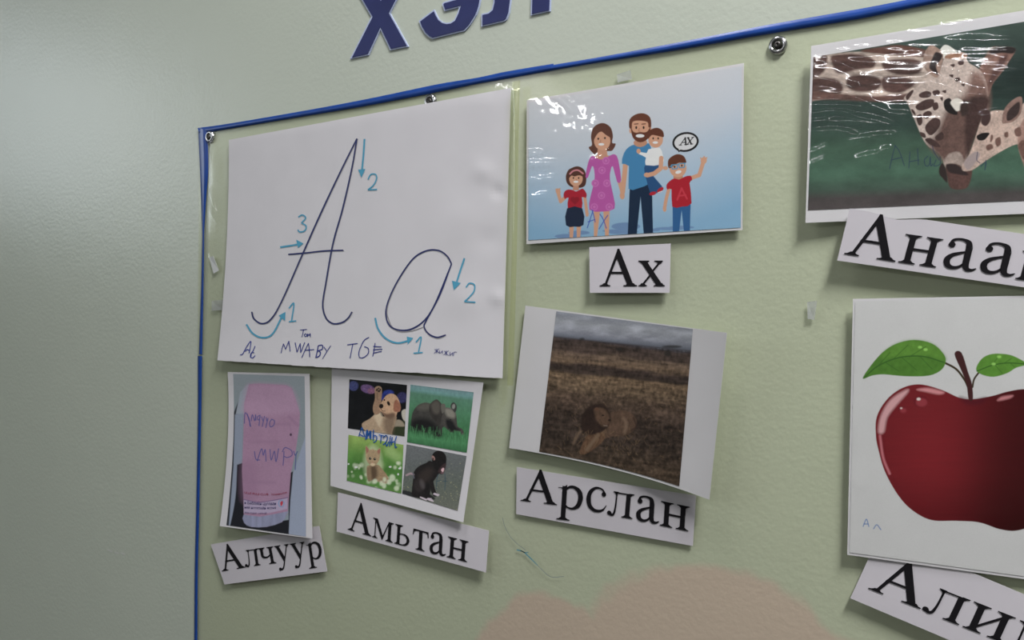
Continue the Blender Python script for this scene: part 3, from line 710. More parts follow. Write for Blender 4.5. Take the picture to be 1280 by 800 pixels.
def paint_apple(C):
    C.frame((0, 0), 1.0)
    x, y = C.zx()
    C.mul(0.97 + 0.06 * fbm(x / 30, y / 30, 2))
    out = [(1095, 545), (1096, 521), (1109, 499), (1128, 485), (1150, 480.5), (1176, 487), (1199, 497), (1216, 499), (1240, 495), (1262, 489), (1284, 486.5), (1312, 492), (1334, 508), (1345, 540), (1340, 590), (1322, 630), (1298, 653), (1272, 663), (1250, 661.5),
           (1224, 653), (1195, 651), (1164, 650), (1140, 637.5), (1122, 618), (1106, 589), (1098, 562)]
    def tone(a, b):
        s = (a - 1175) / 120
        v = 1.05 - 0.72 * 1 / (1 + np.exp(-(a + 0.10 * (b - 560) - 1222) / 20))
        v = v * (1 - 0.35 * np.clip((b - 590) / 70, 0, 1)) * (0.72 + 0.28 * np.exp(-((a - 1170) / 60) ** 2 - ((b - 570) / 80) ** 2))
        return v * (0.96 + 0.08 * vnoise(a / 40, b / 1.6, 4))
    C.poly(out, (112, 24, 34), soft=.8, tex=tone, n=6)
    C.stroke([(1118, 512), (1106, 530), (1104, 560), (1112, 592), (1126, 616)], 5, (96, 18, 30), soft=3, alpha=.5)
    C.poly([(1098, 540), (1101, 520), (1113, 500), (1132, 487.5), (1135, 490), (1121, 506), (1109, 522), (1105, 540)], (206, 150, 162), soft=4, alpha=.8)
    C.stroke([(1100, 545), (1104, 572), (1112, 592)], 3, (190, 110, 125), soft=2, alpha=.7)
    C.poly([(1146, 487), (1160, 485), (1180, 490), (1174, 493), (1158, 490)], (214, 130, 142), soft=3, alpha=.8); C.poly([(1247, 501), (1252, 496), (1266, 494), (1262, 498)], (190, 120, 132), soft=3, alpha=.8)
    C.poly([(1200, 496), (1216, 500), (1232, 497), (1226, 505), (1208, 505)], (70, 14, 28), soft=6, alpha=.8)
    for cx, cy, r in ((1151, 502, 9), (1128, 512, 5)):       # water drops
        C.ell(cx, cy, r, r * .8, (92, 16, 28), soft=2); C.ell(cx + 1, cy + 1, r * .8, r * .6, (130, 44, 56), soft=3); C.ell(cx - r * .3, cy - r * .35, r * .28, r * .2, (220, 180, 186), soft=1.5)
    fz = lambda L: zt(L, (1000, 240), 2.6667)
    # stalk and leaves
    C.stroke(fz([(480, 568), (520, 590), (548, 625), (560, 650)]), 2.6, (52, 40, 28)); C.stroke(fz([(595, 603), (580, 625), (575, 650)]), 2.2, (52, 40, 28))
    C.poly(fz([(515, 540), (538, 535), (560, 600), (573, 640), (576, 692), (562, 690), (555, 640), (540, 600)]), (58, 26, 30), soft=.8)
    tl = lambda a, b: 0.8 + 0.4 * fbm(a / 5, b / 5, 6)
    l1 = fz([(209, 622), (235, 580), (275, 535), (320, 506), (380, 493), (440, 505), (475, 535), (486, 562), (472, 592), (430, 612), (350, 614), (280, 608), (240, 612)])
    C.poly(l1, (68, 106, 38), soft=.8, tex=tl)
    C.poly(fz([(320, 506), (380, 493), (440, 505), (475, 535), (484, 560), (420, 545), (330, 550), (270, 545)]), (86, 126, 46), soft=6, alpha=.6, tex=tl)
    vein = (48, 84, 30)
    C.stroke(fz([(215, 618), (260, 580), (330, 552), (410, 548), (480, 568)]), 1.6, vein)
    for a, b in (((262, 578), (300, 535)), ((310, 558), (360, 510)), ((365, 549), (420, 515)), ((285, 568), (330, 598)), ((340, 552), (390, 595)), ((400, 548), (440, 590))): C.stroke(fz([a, b]), .9, vein, sm=False, alpha=.8)
    l2 = fz([(587, 590), (606, 556), (640, 540), (690, 541), (725, 553), (755, 574), (720, 586), (690, 604), (645, 616), (605, 608)])
    C.poly(l2, (78, 120, 42), soft=.8, tex=tl); C.stroke(fz([(590, 597), (640, 578), (690, 570), (750, 573)]), 1.4, vein)
    for a, b in (((640, 578), (660, 550)), ((680, 571), (705, 555)), ((650, 577), (675, 605)), ((700, 569), (715, 583))): C.stroke(fz([a, b]), .8, vein, sm=False, alpha=.8)
    for cx, cy in ((1150, 434), (1157, 437), (1242, 455), (1249, 446)): C.ell(cx, cy, 2.6, 1.8, (128, 172, 84), soft=1.5)
    b = (64, 96, 160)
    marker(C, [[(1079, 658), (1083, 649), (1086, 658)], [(1080, 655), (1085, 655)], [(1092, 661), (1096, 656), (1101, 662)]], 1.2, b, .8)

# ------------------------------------------------------------------ printed serif letters (outlines drawn here, em = 1000)
def foot(x0, x1, a, b, y=0, d=1):
    """slab serif from x0 to x1 bracketed into a stem a..b; d = 1 stands on y, -1 hangs below y"""
    return ('p', [(x0, y), (x1, y), (x1, y + 17 * d), ((b + x1) / 2, y + 25 * d), (b, y + 55 * d), (a, y + 55 * d), ((a + x0) / 2, y + 25 * d), (x0, y + 17 * d)])
def stem(a, b, y0, y1): return ('p', [(a, y0), (b, y0), (b, y1), (a, y1)])
def rib(pts, wd_, n=8): return ('s', spline(pts, False, n), wd_)
def ball(x, y, r): return ('p', [(x + r * math.cos(t), y + r * math.sin(t)) for t in np.linspace(0, 2 * math.pi, 17)[:-1]])
GLYPH = {
 'A': (15, 706, 674, [('p', [(96, 12), (142, 12), (328, 496), (366, 662), (335, 674), (318, 620)]), ('p', [(330, 674), (368, 674), (642, 12), (528, 12), (306, 545)]),
        ('p', [(168, 222), (490, 222), (474, 260), (184, 260)]), foot(15, 213, 92, 140), foot(451, 706, 545, 640)]),
 'a': (30, 442, 460, [rib([(78, 372), (100, 420), (160, 444), (230, 440), (285, 410), (303, 340)], [40, 34, 30, 40, 66, 82]), ball(92, 352, 42), rib([(303, 345), (303, 200), (305, 90), (330, 34), (385, 28), (440, 58)], [82, 82, 80, 66, 36, 14]),
        rib([(290, 278), (210, 248), (120, 200), (76, 130), (96, 52), (160, 26), (230, 48), (292, 112)], [26, 34, 52, 78, 72, 48, 36, 26])]),
 'x': (17, 480, 450, [('p', [(52, 438), (166, 438), (450, 12), (336, 12)]), ('p', [(388, 438), (428, 438), (262, 232), (238, 254)]), ('p', [(58, 12), (98, 12), (246, 192), (222, 216)]),
        foot(17, 212, 75, 165, 450, -1), foot(300, 450, 372, 418, 450, -1), foot(17, 165, 70, 118), foot(285, 480, 350, 436)]),
 'n': (17, 515, 450, [stem(84, 168, 8, 442), stem(364, 448, 8, 442), stem(165, 368, 212, 250), foot(17, 235, 84, 168), foot(297, 515, 364, 448), foot(17, 235, 84, 168, 450, -1), foot(297, 515, 364, 448, 450, -1)]),
 'm': (17, 615, 450, [stem(82, 108, 8, 430), ('p', [(60, 440), (152, 440), (342, 60), (292, 4), (96, 400)]), ('p', [(466, 440), (494, 440), (312, 4), (292, 4), (286, 40)]), stem(462, 546, 8, 442),
        foot(17, 172, 82, 108), foot(400, 615, 462, 546), foot(17, 150, 84, 140, 450, -1), foot(462, 615, 466, 546, 450, -1)]),
 'b': (17, 470, 450, [stem(84, 168, 8, 442), foot(17, 235, 84, 168, 450, -1), foot(17, 170, 84, 168), rib([(160, 246), (250, 252), (350, 226), (408, 136), (360, 44), (260, 12), (110, 13)], [24, 30, 50, 84, 54, 28, 24])]),
 't': (22, 418, 450, [stem(178, 262, 8, 440), foot(108, 332, 178, 262), stem(40, 400, 416, 450), ('p', [(22, 318), (42, 318), (60, 395), (110, 420), (110, 450), (34, 450)]), ('p', [(418, 318), (398, 318), (380, 395), (330, 420), (330, 450), (406, 450)])]),
 'l': (10, 500, 450, [rib([(60, 44), (100, 18), (140, 50), (160, 160), (166, 300), (168, 436)], [62, 46, 40, 32, 28, 28]), ball(50, 46, 40), stem(120, 440, 418, 442), stem(352, 436, 8, 442), foot(286, 500, 352, 436), foot(102, 200, 150, 180, 450, -1), foot(400, 500, 410, 436, 450, -1)]),
 'ch': (17, 500, 450, [stem(78, 162, 270, 442), rib([(120, 300), (126, 225), (180, 188), (270, 192), (355, 236)], [84, 78, 52, 36, 30]), stem(346, 430, 8, 442), foot(280, 500, 346, 430), foot(17, 225, 78, 162, 450, -1), foot(285, 495, 346, 430, 450, -1)]),
 'y': (14, 480, 450, [('p', [(52, 438), (150, 438), (296, 110), (262, 0), (240, 0)]), rib([(414, 436), (330, 216), (250, 2), (200, -120), (150, -176), (80, -178)], [32, 32, 36, 40, 44, 58]), ball(78, -172, 42), foot(14, 212, 66, 140, 450, -1), foot(330, 480, 392, 432, 450, -1)]),
 'p': (5, 470, 460, [stem(82, 166, -205, 430), foot(5, 247, 82, 166, -217), ('p', [(10, 382), (84, 400), (166, 460), (166, 420), (90, 370), (10, 400)]), rib([(150, 372), (210, 424), (300, 428), (390, 360), (420, 230), (380, 90), (290, 22), (200, 30), (150, 70)], [30, 44, 58, 82, 88, 78, 44, 30, 28])]),
 's': (25, 412, 460, [rib([(366, 330), (340, 405), (270, 440), (180, 428), (98, 345), (72, 225), (100, 105), (180, 40), (270, 34), (350, 70), (406, 150)], [30, 30, 30, 44, 72, 84, 78, 60, 48, 30, 14]), ball(352, 342, 42)]),
 'i': (17, 530, 450, [stem(84, 168, 8, 442), stem(380, 464, 8, 442), ('p', [(160, 70), (160, 120), (388, 384), (388, 330)]), foot(17, 235, 84, 168), foot(313, 530, 380, 464), foot(17, 235, 84, 168, 450, -1), foot(313, 530, 380, 464, 450, -1)]),
 'sh': (17, 760, 450, [stem(84, 168, 8, 442), stem(346, 430, 8, 442), stem(608, 692, 8, 442), stem(84, 692, 0, 30), foot(17, 235, 84, 168, 450, -1), foot(280, 496, 346, 430, 450, -1), foot(542, 760, 608, 692, 450, -1), foot(17, 100, 84, 100), foot(680, 760, 684, 692)]),
}
def glyph(ch, BL, BR, up):
    x0, x1, top, shapes = GLYPH[ch]
    ax = np.array([(BR[0] - BL[0]) / (x1 - x0), (BR[1] - BL[1]) / (x1 - x0)]); ay = np.array(up) / top
    f = lambda p: np.array(BL) + (p[0] - x0) * ax + p[1] * ay
    k = math.sqrt(abs(ax[0] * ay[1] - ax[1] * ay[0]))
    out = []
    for sh in shapes:
        if sh[0] == 'p': out.append(('p', [f(p) for p in sh[1]]))
        else:       # ribbon outlined in em units, then mapped
            a, b = ribbon_pts(sh[1], sh[2])
            a = [f(p) for p in a]; b = [f(p) for p in b]
            for q in range(len(a) - 1): out.append(('p', [a[q], b[q], b[q + 1], a[q + 1]]))
    return out

# ------------------------------------------------------------------ wall
wm = mat('green_gloss_paint', (0.40, 0.455, 0.355), rough=0.33, spec=0.5)
nt = wm.node_tree; pb = nt.nodes['Principled BSDF']
tc = nt.nodes.new('ShaderNodeTexCoord')
def nnoise(sc, det=4):
    n = nt.nodes.new('ShaderNodeTexNoise'); n.inputs['Scale'].default_value = sc; n.inputs['Detail'].default_value = det
    nt.links.new(tc.outputs['Object'], n.inputs['Vector']); return n
def nmath(op, a, b=None, c=None):
    n = nt.nodes.new('ShaderNodeMath'); n.operation = op
    for i, v in enumerate((a, b, c)):
        if v is None: continue
        if isinstance(v, (int, float)): n.inputs[i].default_value = v
        else: nt.links.new(v, n.inputs[i])
    return n.outputs[0]
def nmix(fac, a, b):
    n = nt.nodes.new('ShaderNodeMix'); n.data_type = 'RGBA'
    nt.links.new(fac, n.inputs[0])
    for i, v in ((6, a), (7, b)):
        if isinstance(v, tuple): n.inputs[i].default_value = (*v, 1)
        else: nt.links.new(v, n.inputs[i])
    return n.outputs[2]
sep = nt.nodes.new('ShaderNodeSeparateXYZ'); nt.links.new(tc.outputs['Object'], sep.inputs[0])
mott = nnoise(5.0, 5)
base = nmix(mott.outputs['Fac'], (0.525, 0.575, 0.49), (0.565, 0.61, 0.52))
wob = nmath('MULTIPLY', nmath('SUBTRACT', nnoise(14, 3).outputs['Fac'], 0.5), 0.5)
fac = None
for cx, cy, rx, ry in ((690, 850, 105, 105), (900, 850, 210, 140)):     # a pinkish blotch low on the wall, two wobbly ellipses
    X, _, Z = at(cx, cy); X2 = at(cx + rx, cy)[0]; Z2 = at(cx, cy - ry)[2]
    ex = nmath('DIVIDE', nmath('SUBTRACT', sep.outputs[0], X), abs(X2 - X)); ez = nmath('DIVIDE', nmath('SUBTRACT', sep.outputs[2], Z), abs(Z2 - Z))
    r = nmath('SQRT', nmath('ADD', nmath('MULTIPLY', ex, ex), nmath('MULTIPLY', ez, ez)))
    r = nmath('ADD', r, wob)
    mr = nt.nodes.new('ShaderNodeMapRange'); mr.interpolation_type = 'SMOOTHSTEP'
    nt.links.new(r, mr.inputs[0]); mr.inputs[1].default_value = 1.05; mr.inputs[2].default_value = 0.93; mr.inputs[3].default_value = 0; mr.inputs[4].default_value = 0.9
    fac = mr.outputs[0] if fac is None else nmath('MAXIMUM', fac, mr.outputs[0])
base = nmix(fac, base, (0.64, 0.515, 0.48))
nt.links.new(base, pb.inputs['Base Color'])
b1 = nt.nodes.new('ShaderNodeBump'); b1.inputs['Strength'].default_value = 0.22; b1.inputs['Distance'].default_value = 0.0012
nt.links.new(nnoise(190, 2).outputs['Fac'], b1.inputs['Height'])
b2 = nt.nodes.new('ShaderNodeBump'); b2.inputs['Strength'].default_value = 0.07; b2.inputs['Distance'].default_value = 0.006
nt.links.new(nnoise(16, 2).outputs['Fac'], b2.inputs['Height']); nt.links.new(b1.outputs[0], b2.inputs['Normal'])
nt.links.new(b2.outputs[0], pb.inputs['Normal'])

def box(name, x0, x1, y0, y1, z0, z1, m):
    V = [(x, y, z) for x in (x0, x1) for y in (y0, y1) for z in (z0, z1)]
    Fc = [(0, 1, 3, 2), (4, 6, 7, 5), (0, 4, 5, 1), (2, 3, 7, 6), (0, 2, 6, 4), (1, 5, 7, 3)]
    return mesh(name, V, Fc, m)
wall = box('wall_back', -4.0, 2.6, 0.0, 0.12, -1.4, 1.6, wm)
plain = mat('room_paint', (0.20, 0.22, 0.19), rough=0.5, noise=(3, 0.04)); ceil_m = mat('ceiling_white', (0.62, 0.62, 0.62), rough=0.8, noise=(4, 0.02)); floor_m = mat('brown_linoleum', (0.09, 0.08, 0.075), rough=0.4, noise=(6, 0.2))
for nm, a, m in (('wall_left', (-4.12, -4.0, -6.0, 0.12, -1.4, 1.6), plain), ('wall_right', (2.6, 2.72, -6.0, 0.12, -1.4, 1.6), plain), ('wall_front', (-4.12, 2.72, -6.12, -6.0, -1.4, 1.6), plain),
                 ('ceiling', (-4.12, 2.72, -6.12, 0.12, 1.6, 1.7), ceil_m), ('floor', (-4.12, 2.72, -6.12, 0.12, -1.5, -1.4), floor_m)):
    box(nm, *a, m)['kind'] = 'structure'
wall['kind'] = 'structure'

def wall_surf(lift): return lambda px, py, extra=0.0: at(px, py, lift + extra)
teal = mat('teal_crayon', (0.10, 0.30, 0.38), rough=0.7)
grey_line = mat('grey_scratch', (0.25, 0.30, 0.30), rough=0.7)
pale = mat('pale_chip', (0.62, 0.64, 0.60), rough=0.8)
zw = lambda L: zt(L, (600, 640), 5.714)
ink('crayon_mark', [('s', spline(zw([(262, 270), (310, 285), (355, 325), (410, 380)])), [1.6, 1.2, 1.4, .8]), ('s', spline(zw([(290, 275), (320, 290), (345, 288)])), 1.0)], wall_surf(0.0022), teal, wall, 0.0002)
ink('pencil_line', [('s', spline(zw([(410, 380), (450, 420), (490, 455), (530, 466), (600, 460)])), .7), ('s', spline(zw([(160, 40), (180, 110), (220, 180), (270, 230), (325, 272)])), .6)], wall_surf(0.0022), grey_line, wall, 0.0002)
for q in ([(134, 686), (141, 689), (140, 690.5), (134, 688)], [(143, 689), (149, 691), (148, 693), (143, 691)], [(151, 690), (157, 692), (156, 694), (151, 692)]):
    ink('paint_chip', [('p', q)], wall_surf(0.0), pale, wall, 0.0003)

# ------------------------------------------------------------------ cut-out letters above the chart
navy = mat('navy_vinyl', (0.022, 0.030, 0.125), rough=0.35, spec=0.4, noise=(30, 0.12))
edge = mat('pale_letter_edge', (0.48, 0.55, 0.76), rough=0.5)
def slab(name, outline, y0, y1, m, parent):
    n = len(outline)
    V = [at(px, py, y1) for px, py in outline] + [(x, -y0, z) for x, _, z in (at(px, py, y1) for px, py in outline)]
    Fc = [tuple(t) for t in tessellate_polygon([[Vector((p[0], p[1], 0)) for p in outline]])]
    Fc += [tuple(n + k for k in reversed(t)) for t in Fc]
    Fc += [(k, (k + 1) % n, n + (k + 1) % n, n + k) for k in range(n)]
    return mesh(name, V, Fc, m, parent)
def grow(P, d):
    P = np.asarray(P, float); out = []
    area = sum(P[i][0] * P[(i + 1) % len(P)][1] - P[(i + 1) % len(P)][0] * P[i][1] for i in range(len(P)))
    sg = 1 if area > 0 else -1
    for i in range(len(P)):
        a, b, c = P[i - 1], P[i], P[(i + 1) % len(P)]
        t1 = (b - a) / np.linalg.norm(b - a); t2 = (c - b) / np.linalg.norm(c - b)
        n = np.array([t1[1] + t2[1], -t1[0] - t2[0]]) * sg
        L = np.linalg.norm(n); n = n / L if L > 1e-6 else n
        q = max(0.5, abs(n @ (np.array([t1[1], -t1[0]]) * sg)))
        out.append(b + n * d / q)
    return out
zl = lambda L: zt(L, (400, 0), 3.5556)
KHA = zl([(142, 255), (212, 240), (268, 120), (315, 217), (385, 203), (305, 58), (345, -20), (392, -105), (318, -88), (270, 5), (258, -20), (228, -80), (155, -62), (234, 74)])
EH = zl([(445, 95), (452, 115), (470, 145), (486, 160), (500, 167), (560, 152), (640, 132), (664, 106), (690, 64), (702, 30), (708, 0), (708, -50), (690, -95), (655, -122), (600, -128), (545, -108), (505, -60), (560, -40), (585, -62), (610, -66), (632, -48), (638, -10), (552, 14), (548, 19), (556, 42), (626, 24), (616, 58), (600, 92), (582, 104), (562, 107), (542, 102), (524, 88), (514, 70), (505, 50)])
EL = zl([(722, 66), (750, 60), (768, 44), (776, 10), (776, -60), (768, -150), (1022, -205), (1022, -60), (1018, 45), (942, 62), (944, -20), (944, -108), (846, -86), (846, -30), (842, 10), (836, 56), (826, 82), (816, 90), (722, 112)])
for P, pos, lab in ((KHA, (480, 20), 'dark blue cut-out letter X above the chart, first of the row'), (EH, (565, 10), 'dark blue rounded cut-out letter, mirrored E, between the X and the next letter'), (EL, (650, 5), 'dark blue cut-out letter with two legs, rightmost of the row above the chart')):
    r = root('cutout_letter', at(pos[0], pos[1]), lab, 'letter', 'cut-out letters of the heading')
    slab('letter_backing', grow(P, 1.5), 0.0, 0.0016, edge, r)
    slab('letter_face', P, 0.0017, 0.0021, navy, r)

# ------------------------------------------------------------------ clear vinyl pocket chart
def ridges(px, py, items):
    h = np.zeros(np.shape(px))
    for pts, wd_, ht in items:
        P = spline(pts, False, 5) if len(pts) > 2 else np.asarray(pts, float)
        d = np.full(np.shape(px), 1e9)
        for i in range(len(P) - 1):
            ax, ay = P[i]; ex, ey = P[i + 1] - P[i]
            t = np.clip(((px - ax) * ex + (py - ay) * ey) / (ex * ex + ey * ey + 1e-9), 0, 1)
            d = np.minimum(d, (px - ax - t * ex) ** 2 + (py - ay - t * ey) ** 2)
        h = np.maximum(h, ht * np.exp(-d / (wd_ * wd_ / 2.8)))
    return h
def film(name, surf, quad, nu, nv, m, parent, extra, items, noise=None):
    """clear sheet over 'surf' inside quad, with real wrinkles"""
    H = homography(quad)
    u, v = np.meshgrid(np.linspace(0, 1, nu + 1), np.linspace(0, 1, nv + 1))
    X, Y = happly(H, u, v)
    h = ridges(X, Y, items)
    if noise: h = h + noise[0] * fbm(X / noise[1], Y / noise[-1], 3, 2)
    V = [surf(float(a), float(b), extra + float(c)) for a, b, c in zip(X.ravel(), Y.ravel(), h.ravel())]
    W = nu + 1
    Fc = [(j * W + i, (j + 1) * W + i, (j + 1) * W + i + 1, j * W + i + 1) for j in range(nv) for i in range(nu)]
    return mesh(name, V, Fc, m, parent, smooth=True)

vinyl = film_mat('clear_vinyl', (0.985, 0.985, 0.905), rough=0.16, ior=1.33, bump=(9, 0.5))
pocketm = film_mat('pocket_vinyl', (0.995, 0.995, 0.995), rough=0.05, ior=1.45)
seamm = film_mat('welded_seam', (0.94, 0.95, 0.76), rough=0.12, ior=1.5)
laminate = film_mat('laminating_film', (0.985, 0.99, 0.98), rough=0.04, ior=1.5)
blue = mat('blue_binding', (0.010, 0.058, 0.29), rough=0.3, spec=0.5, noise=(40, 0.15))
steel = mat('eyelet_steel', (0.55, 0.55, 0.56), rough=0.22, metal=1.0)
darksteel = mat('screw_steel', (0.10, 0.095, 0.09), rough=0.4, metal=1.0)

chart = root('pocket_chart', at(760, 420), 'clear vinyl wall chart with blue edge binding and metal eyelets, holding all the papers', 'wall chart')
film('vinyl_sheet', wall_surf(0.0), [(249, 163), (1420, -40), (1420, 880), (244, 880)], 200, 150, vinyl, chart, 0.0008,
     [([(262, 178), (266, 230), (262, 300), (256, 420), (253, 700)], 7, 0.0016), ([(270, 200), (275, 250), (272, 272)], 4, 0.0008)], (0.0005, 90))
film('pocket_film', wall_surf(0.0), [(262, 168.5), (650, 100), (634, 482), (258, 482)], 200, 180, pocketm, chart, 0.0120,
     [([(603, 104), (612, 107)], 9, 0.00022), ([(610, 106), (622, 105), (632, 111)], 9, 0.00022), ([(628, 109), (640, 114), (649, 110)], 9, 0.00022), ([(618, 112), (626, 104)], 6, 0.0003), ([(636, 106), (644, 114)], 6, 0.0003), ([(262, 240), (268, 262), (274, 272)], 5, 0.0014), ([(262, 322), (268, 332), (272, 340)], 4, 0.0010)], (0.0003, 60))
def strip(name, A, B, base, high, m, parent, n=4):
    """raised band between two edges, rounded across"""
    A = spline(A, False, 5) if len(A) > 2 else np.array([np.array(A[0]) + (np.array(A[1]) - np.array(A[0])) * t for t in np.linspace(0, 1, 9)])
    B = spline(B, False, 5) if len(B) > 2 else np.array([np.array(B[0]) + (np.array(B[1]) - np.array(B[0])) * t for t in np.linspace(0, 1, 9)])
    k = min(len(A), len(B)); ia = np.linspace(0, len(A) - 1, k).astype(int); ib = np.linspace(0, len(B) - 1, k).astype(int)
    A, B = A[ia], B[ib]
    V, Fc = [], []
    for a, b in zip(A, B):
        for q in range(n + 1):
            t = q / n; p = a + (b - a) * t
            V.append(at(p[0], p[1], base + (high - base) * math.sin(math.pi * t) ** 0.5 if 0 < t < 1 else base))
    for i in range(k - 1):
        for q in range(n): Fc.append((i * (n + 1) + q, (i + 1) * (n + 1) + q, (i + 1) * (n + 1) + q + 1, i * (n + 1) + q + 1))
    return mesh(name, V, Fc, m, parent, smooth=True)
strip('binding', [(247, 160), (287.5, 154.3), (382.5, 138), (460, 123.5), (546, 105.5), (597, 97), (633, 89.4), (692, 79.5)],
      [(249, 167.5), (287.5, 160.8), (382.5, 145), (460, 132), (546, 115.3), (597, 104.8), (633, 98.4), (692, 87.7)], 0.0018, 0.0032, blue, chart)
strip('binding', [(689, 81.5), (760, 69.5), (850, 52.5), (960, 31), (1072, 11.5), (1147, -3), (1330, -40)],
      [(689, 88.2), (760, 76.5), (850, 62), (960, 42.5), (1072, 24), (1147, 8.5), (1330, -26)], 0.0020, 0.0036, blue, chart)
strip('binding', [(247.7, 159.5), (249.5, 203), (251.2, 245), (252.4, 287), (252.4, 304), (251.2, 360), (248.5, 443)],
      [(259.5, 163), (260.5, 210), (258, 245), (255.4, 287), (255.2, 304), (254.4, 360), (252.6, 443)], 0.0018, 0.0036, blue, chart)
strip('binding', [(247.2, 445), (247.2, 520), (245, 640), (243.2, 720), (242.5, 860)], [(252.6, 445), (251.6, 520), (249, 640), (247.2, 720), (246.5, 860)], 0.0018, 0.0036, blue, chart)
strip('welded_seam', [(640, 102), (641, 160), (640, 300), (634, 482)], [(650, 100.5), (648.5, 160), (646.5, 300), (641.5, 482)], 0.0118, 0.0132, seamm, chart)

def lathe_y(name, c, prof, m, parent, seg=28):
    """rings facing the room: prof = (radius, distance from the wall)"""
    V, Fc = [], []
    for r, d in prof:
        for k in range(seg):
            t = 2 * math.pi * k / seg
            V.append((c[0] + r * math.cos(t), -d, c[2] + r * math.sin(t)))
    for j in range(len(prof) - 1):
        for k in range(seg): Fc.append((j * seg + k, j * seg + (k + 1) % seg, (j + 1) * seg + (k + 1) % seg, (j + 1) * seg + k))
    return mesh(name, V, Fc, m, parent, smooth=True)
for px, py in ((264, 171.5), (539.5, 127.5), (973, 57.5)):
    c = at(px, py)
    e = lathe_y('eyelet', c, [(0.0042, 0.0012), (0.0042, 0.0034), (0.0050, 0.0042), (0.0062, 0.0042), (0.0074, 0.0034), (0.0080, 0.0016)], steel, chart)
    s = lathe_y('screw', c, [(0.0034, 0.0004), (0.0034, 0.0040), (0.0028, 0.0050), (0.0012, 0.0054), (0.0010, 0.0046), (0.00001, 0.0044)], darksteel, e, 6)

# ------------------------------------------------------------------ papers
white = mat('white_paper', (0.74, 0.725, 0.75), rough=0.55, spec=0.2, noise=(25, 0.02), bump=(160, 0.06))
cardw = mat('card_paper', (0.60, 0.575, 0.61), rough=0.55, spec=0.2, noise=(25, 0.02), bump=(160, 0.06))
draww = mat('drawing_paper', (0.82, 0.805, 0.835), rough=0.6, spec=0.15, noise=(25, 0.02), bump=(160, 0.06))
black = mat('black_print', (0.010, 0.009, 0.011), rough=0.6, spec=0.12)
greyink = mat('worn_print', (0.055, 0.05, 0.055), rough=0.5, noise=(120, 0.5))
pen = mat('navy_pen', (0.030, 0.040, 0.16), rough=0.6)
ball_pen = mat('ballpoint', (0.05, 0.075, 0.36), rough=0.5)
cray = mat('light_blue_felt_pen', (0.10, 0.42, 0.62), rough=0.6)
hand_pen = mat('blue_pen', (0.028, 0.042, 0.27), rough=0.6)
pencil = mat('pencil', (0.36, 0.35, 0.37), rough=0.6)

# --- big handwriting sheet
dents = [(604, 215, 13, .0012), (622, 240, 9, -.001), (575, 275, 26, .0008), (585, 375, 22, .001), (612, 300, 16, -.0008), (622, 372, 10, .0012), (600, 130, 26, .0006), (560, 330, 20, -.0006), (470, 430, 40, .0005)]
def a3_lift(u, v):
    px, py = happly(A3H, u, v)
    h = 0.0026 + 0.0015 * v * v + 0.0012 * (1 - u) * v + 0.0045 * v ** 6 + 0.003 * (1 - v) ** 4
    for cx, cy, r, a in dents: h = h + a * np.exp(-((px - cx) ** 2 + (py - cy) ** 2) / (r * r)) * 1.0
    return h
A3Q = [(286, 174.8), (638.5, 109.8), (628, 473), (271.6, 450.5)]
A3H = homography(A3Q)
A3 = Page(A3Q, a3_lift, lambda u, v: (4.0 * (1 - u) * 4 * v * (1 - v), -2.0 * np.sin(np.pi * u) * v * 0 + 0.0))
r = root('handwriting_sheet', A3.at(460, 300), 'large white paper sheet with handwritten capital and small letter A and blue stroke arrows', 'paper')
A3.grid('paper', 90, 90, draww, r, 0.0003, jag=lambda u: 0.0035 * (fbm(np.array(u * 40.0), np.array(3.0), 2) - .5) + 0.0016 * (vnoise(np.array(u * 160.0), np.array(1.0), 4) - .5))
za = lambda L: zt(L, (240, 100), 2.1053)
S = lambda L, wd_, n=8: ('s', spline(za(L), False, n) if len(L) > 2 else np.array(za([tuple(np.array(L[0]) + (np.array(L[1]) - np.array(L[0])) * t) for t in np.linspace(0, 1, 7)])), wd_)
capA = [[(157, 610), (163, 628), (183, 641), (207, 630), (236, 582), (290, 460), (340, 348), (392, 238), (434, 154)], [(434, 154), (420, 235), (396, 340), (371, 430), (353, 530), (344, 590), (352, 625), (371, 641), (395, 638), (411, 626), (421, 610)], [(253, 459), (300, 455), (345, 450), (398, 448)]]
ink('pencil_guide', [S([(p[0] + 2.0, p[1] + 1.2) for p in L], 1.0) for L in capA], A3.at, pencil, r, 0.0003)
ink('capital_letter', [S(L, [1.6, 2.0, 1.7, 2.0, 1.6]) for L in capA], A3.at, pen, r)
sa = [[(683, 484), (672, 464), (650, 449), (618, 449), (582, 470), (545, 522), (520, 572), (510, 612), (519, 645), (545, 658), (578, 655), (612, 632), (640, 588), (683, 484)], [(683, 484), (652, 566), (617, 632), (611, 650), (624, 669), (645, 677), (668, 671)]]
ink('pencil_guide', [S([(p[0] + 3.0, p[1] - 1.5) for p in sa[0][3:9]], 1.2), S([(512, 632), (540, 660), (575, 661), (610, 650)], 1.0), S([(630, 674), (646, 680), (664, 675)], .9)], A3.at, pencil, r, 0.0003)
ink('small_letter', [S(L, [1.6, 1.9, 1.6, 2.0, 1.7]) for L in sa], A3.at, pen, r)
def arrow(L, head): ink('arrow', [S(L, 2.2), ('p', za(head))], A3.at, cray, r)
arrow([(454, 155), (451, 200), (447, 240)], [(437, 236), (456, 234), (446, 257)])
arrow([(232, 440), (258, 436), (282, 432)], [(274, 420), (293, 430), (279, 442)])
arrow([(143, 643), (160, 667), (185, 678), (212, 668), (238, 620)], [(228, 620), (246, 610), (245, 634)])
arrow([(482, 626), (490, 655), (510, 680), (540, 692), (574, 685)], [(565, 675), (582, 679), (568, 696)])
arrow([(717, 469), (705, 505), (694, 540)], [(684, 528), (707, 534), (689, 553)])
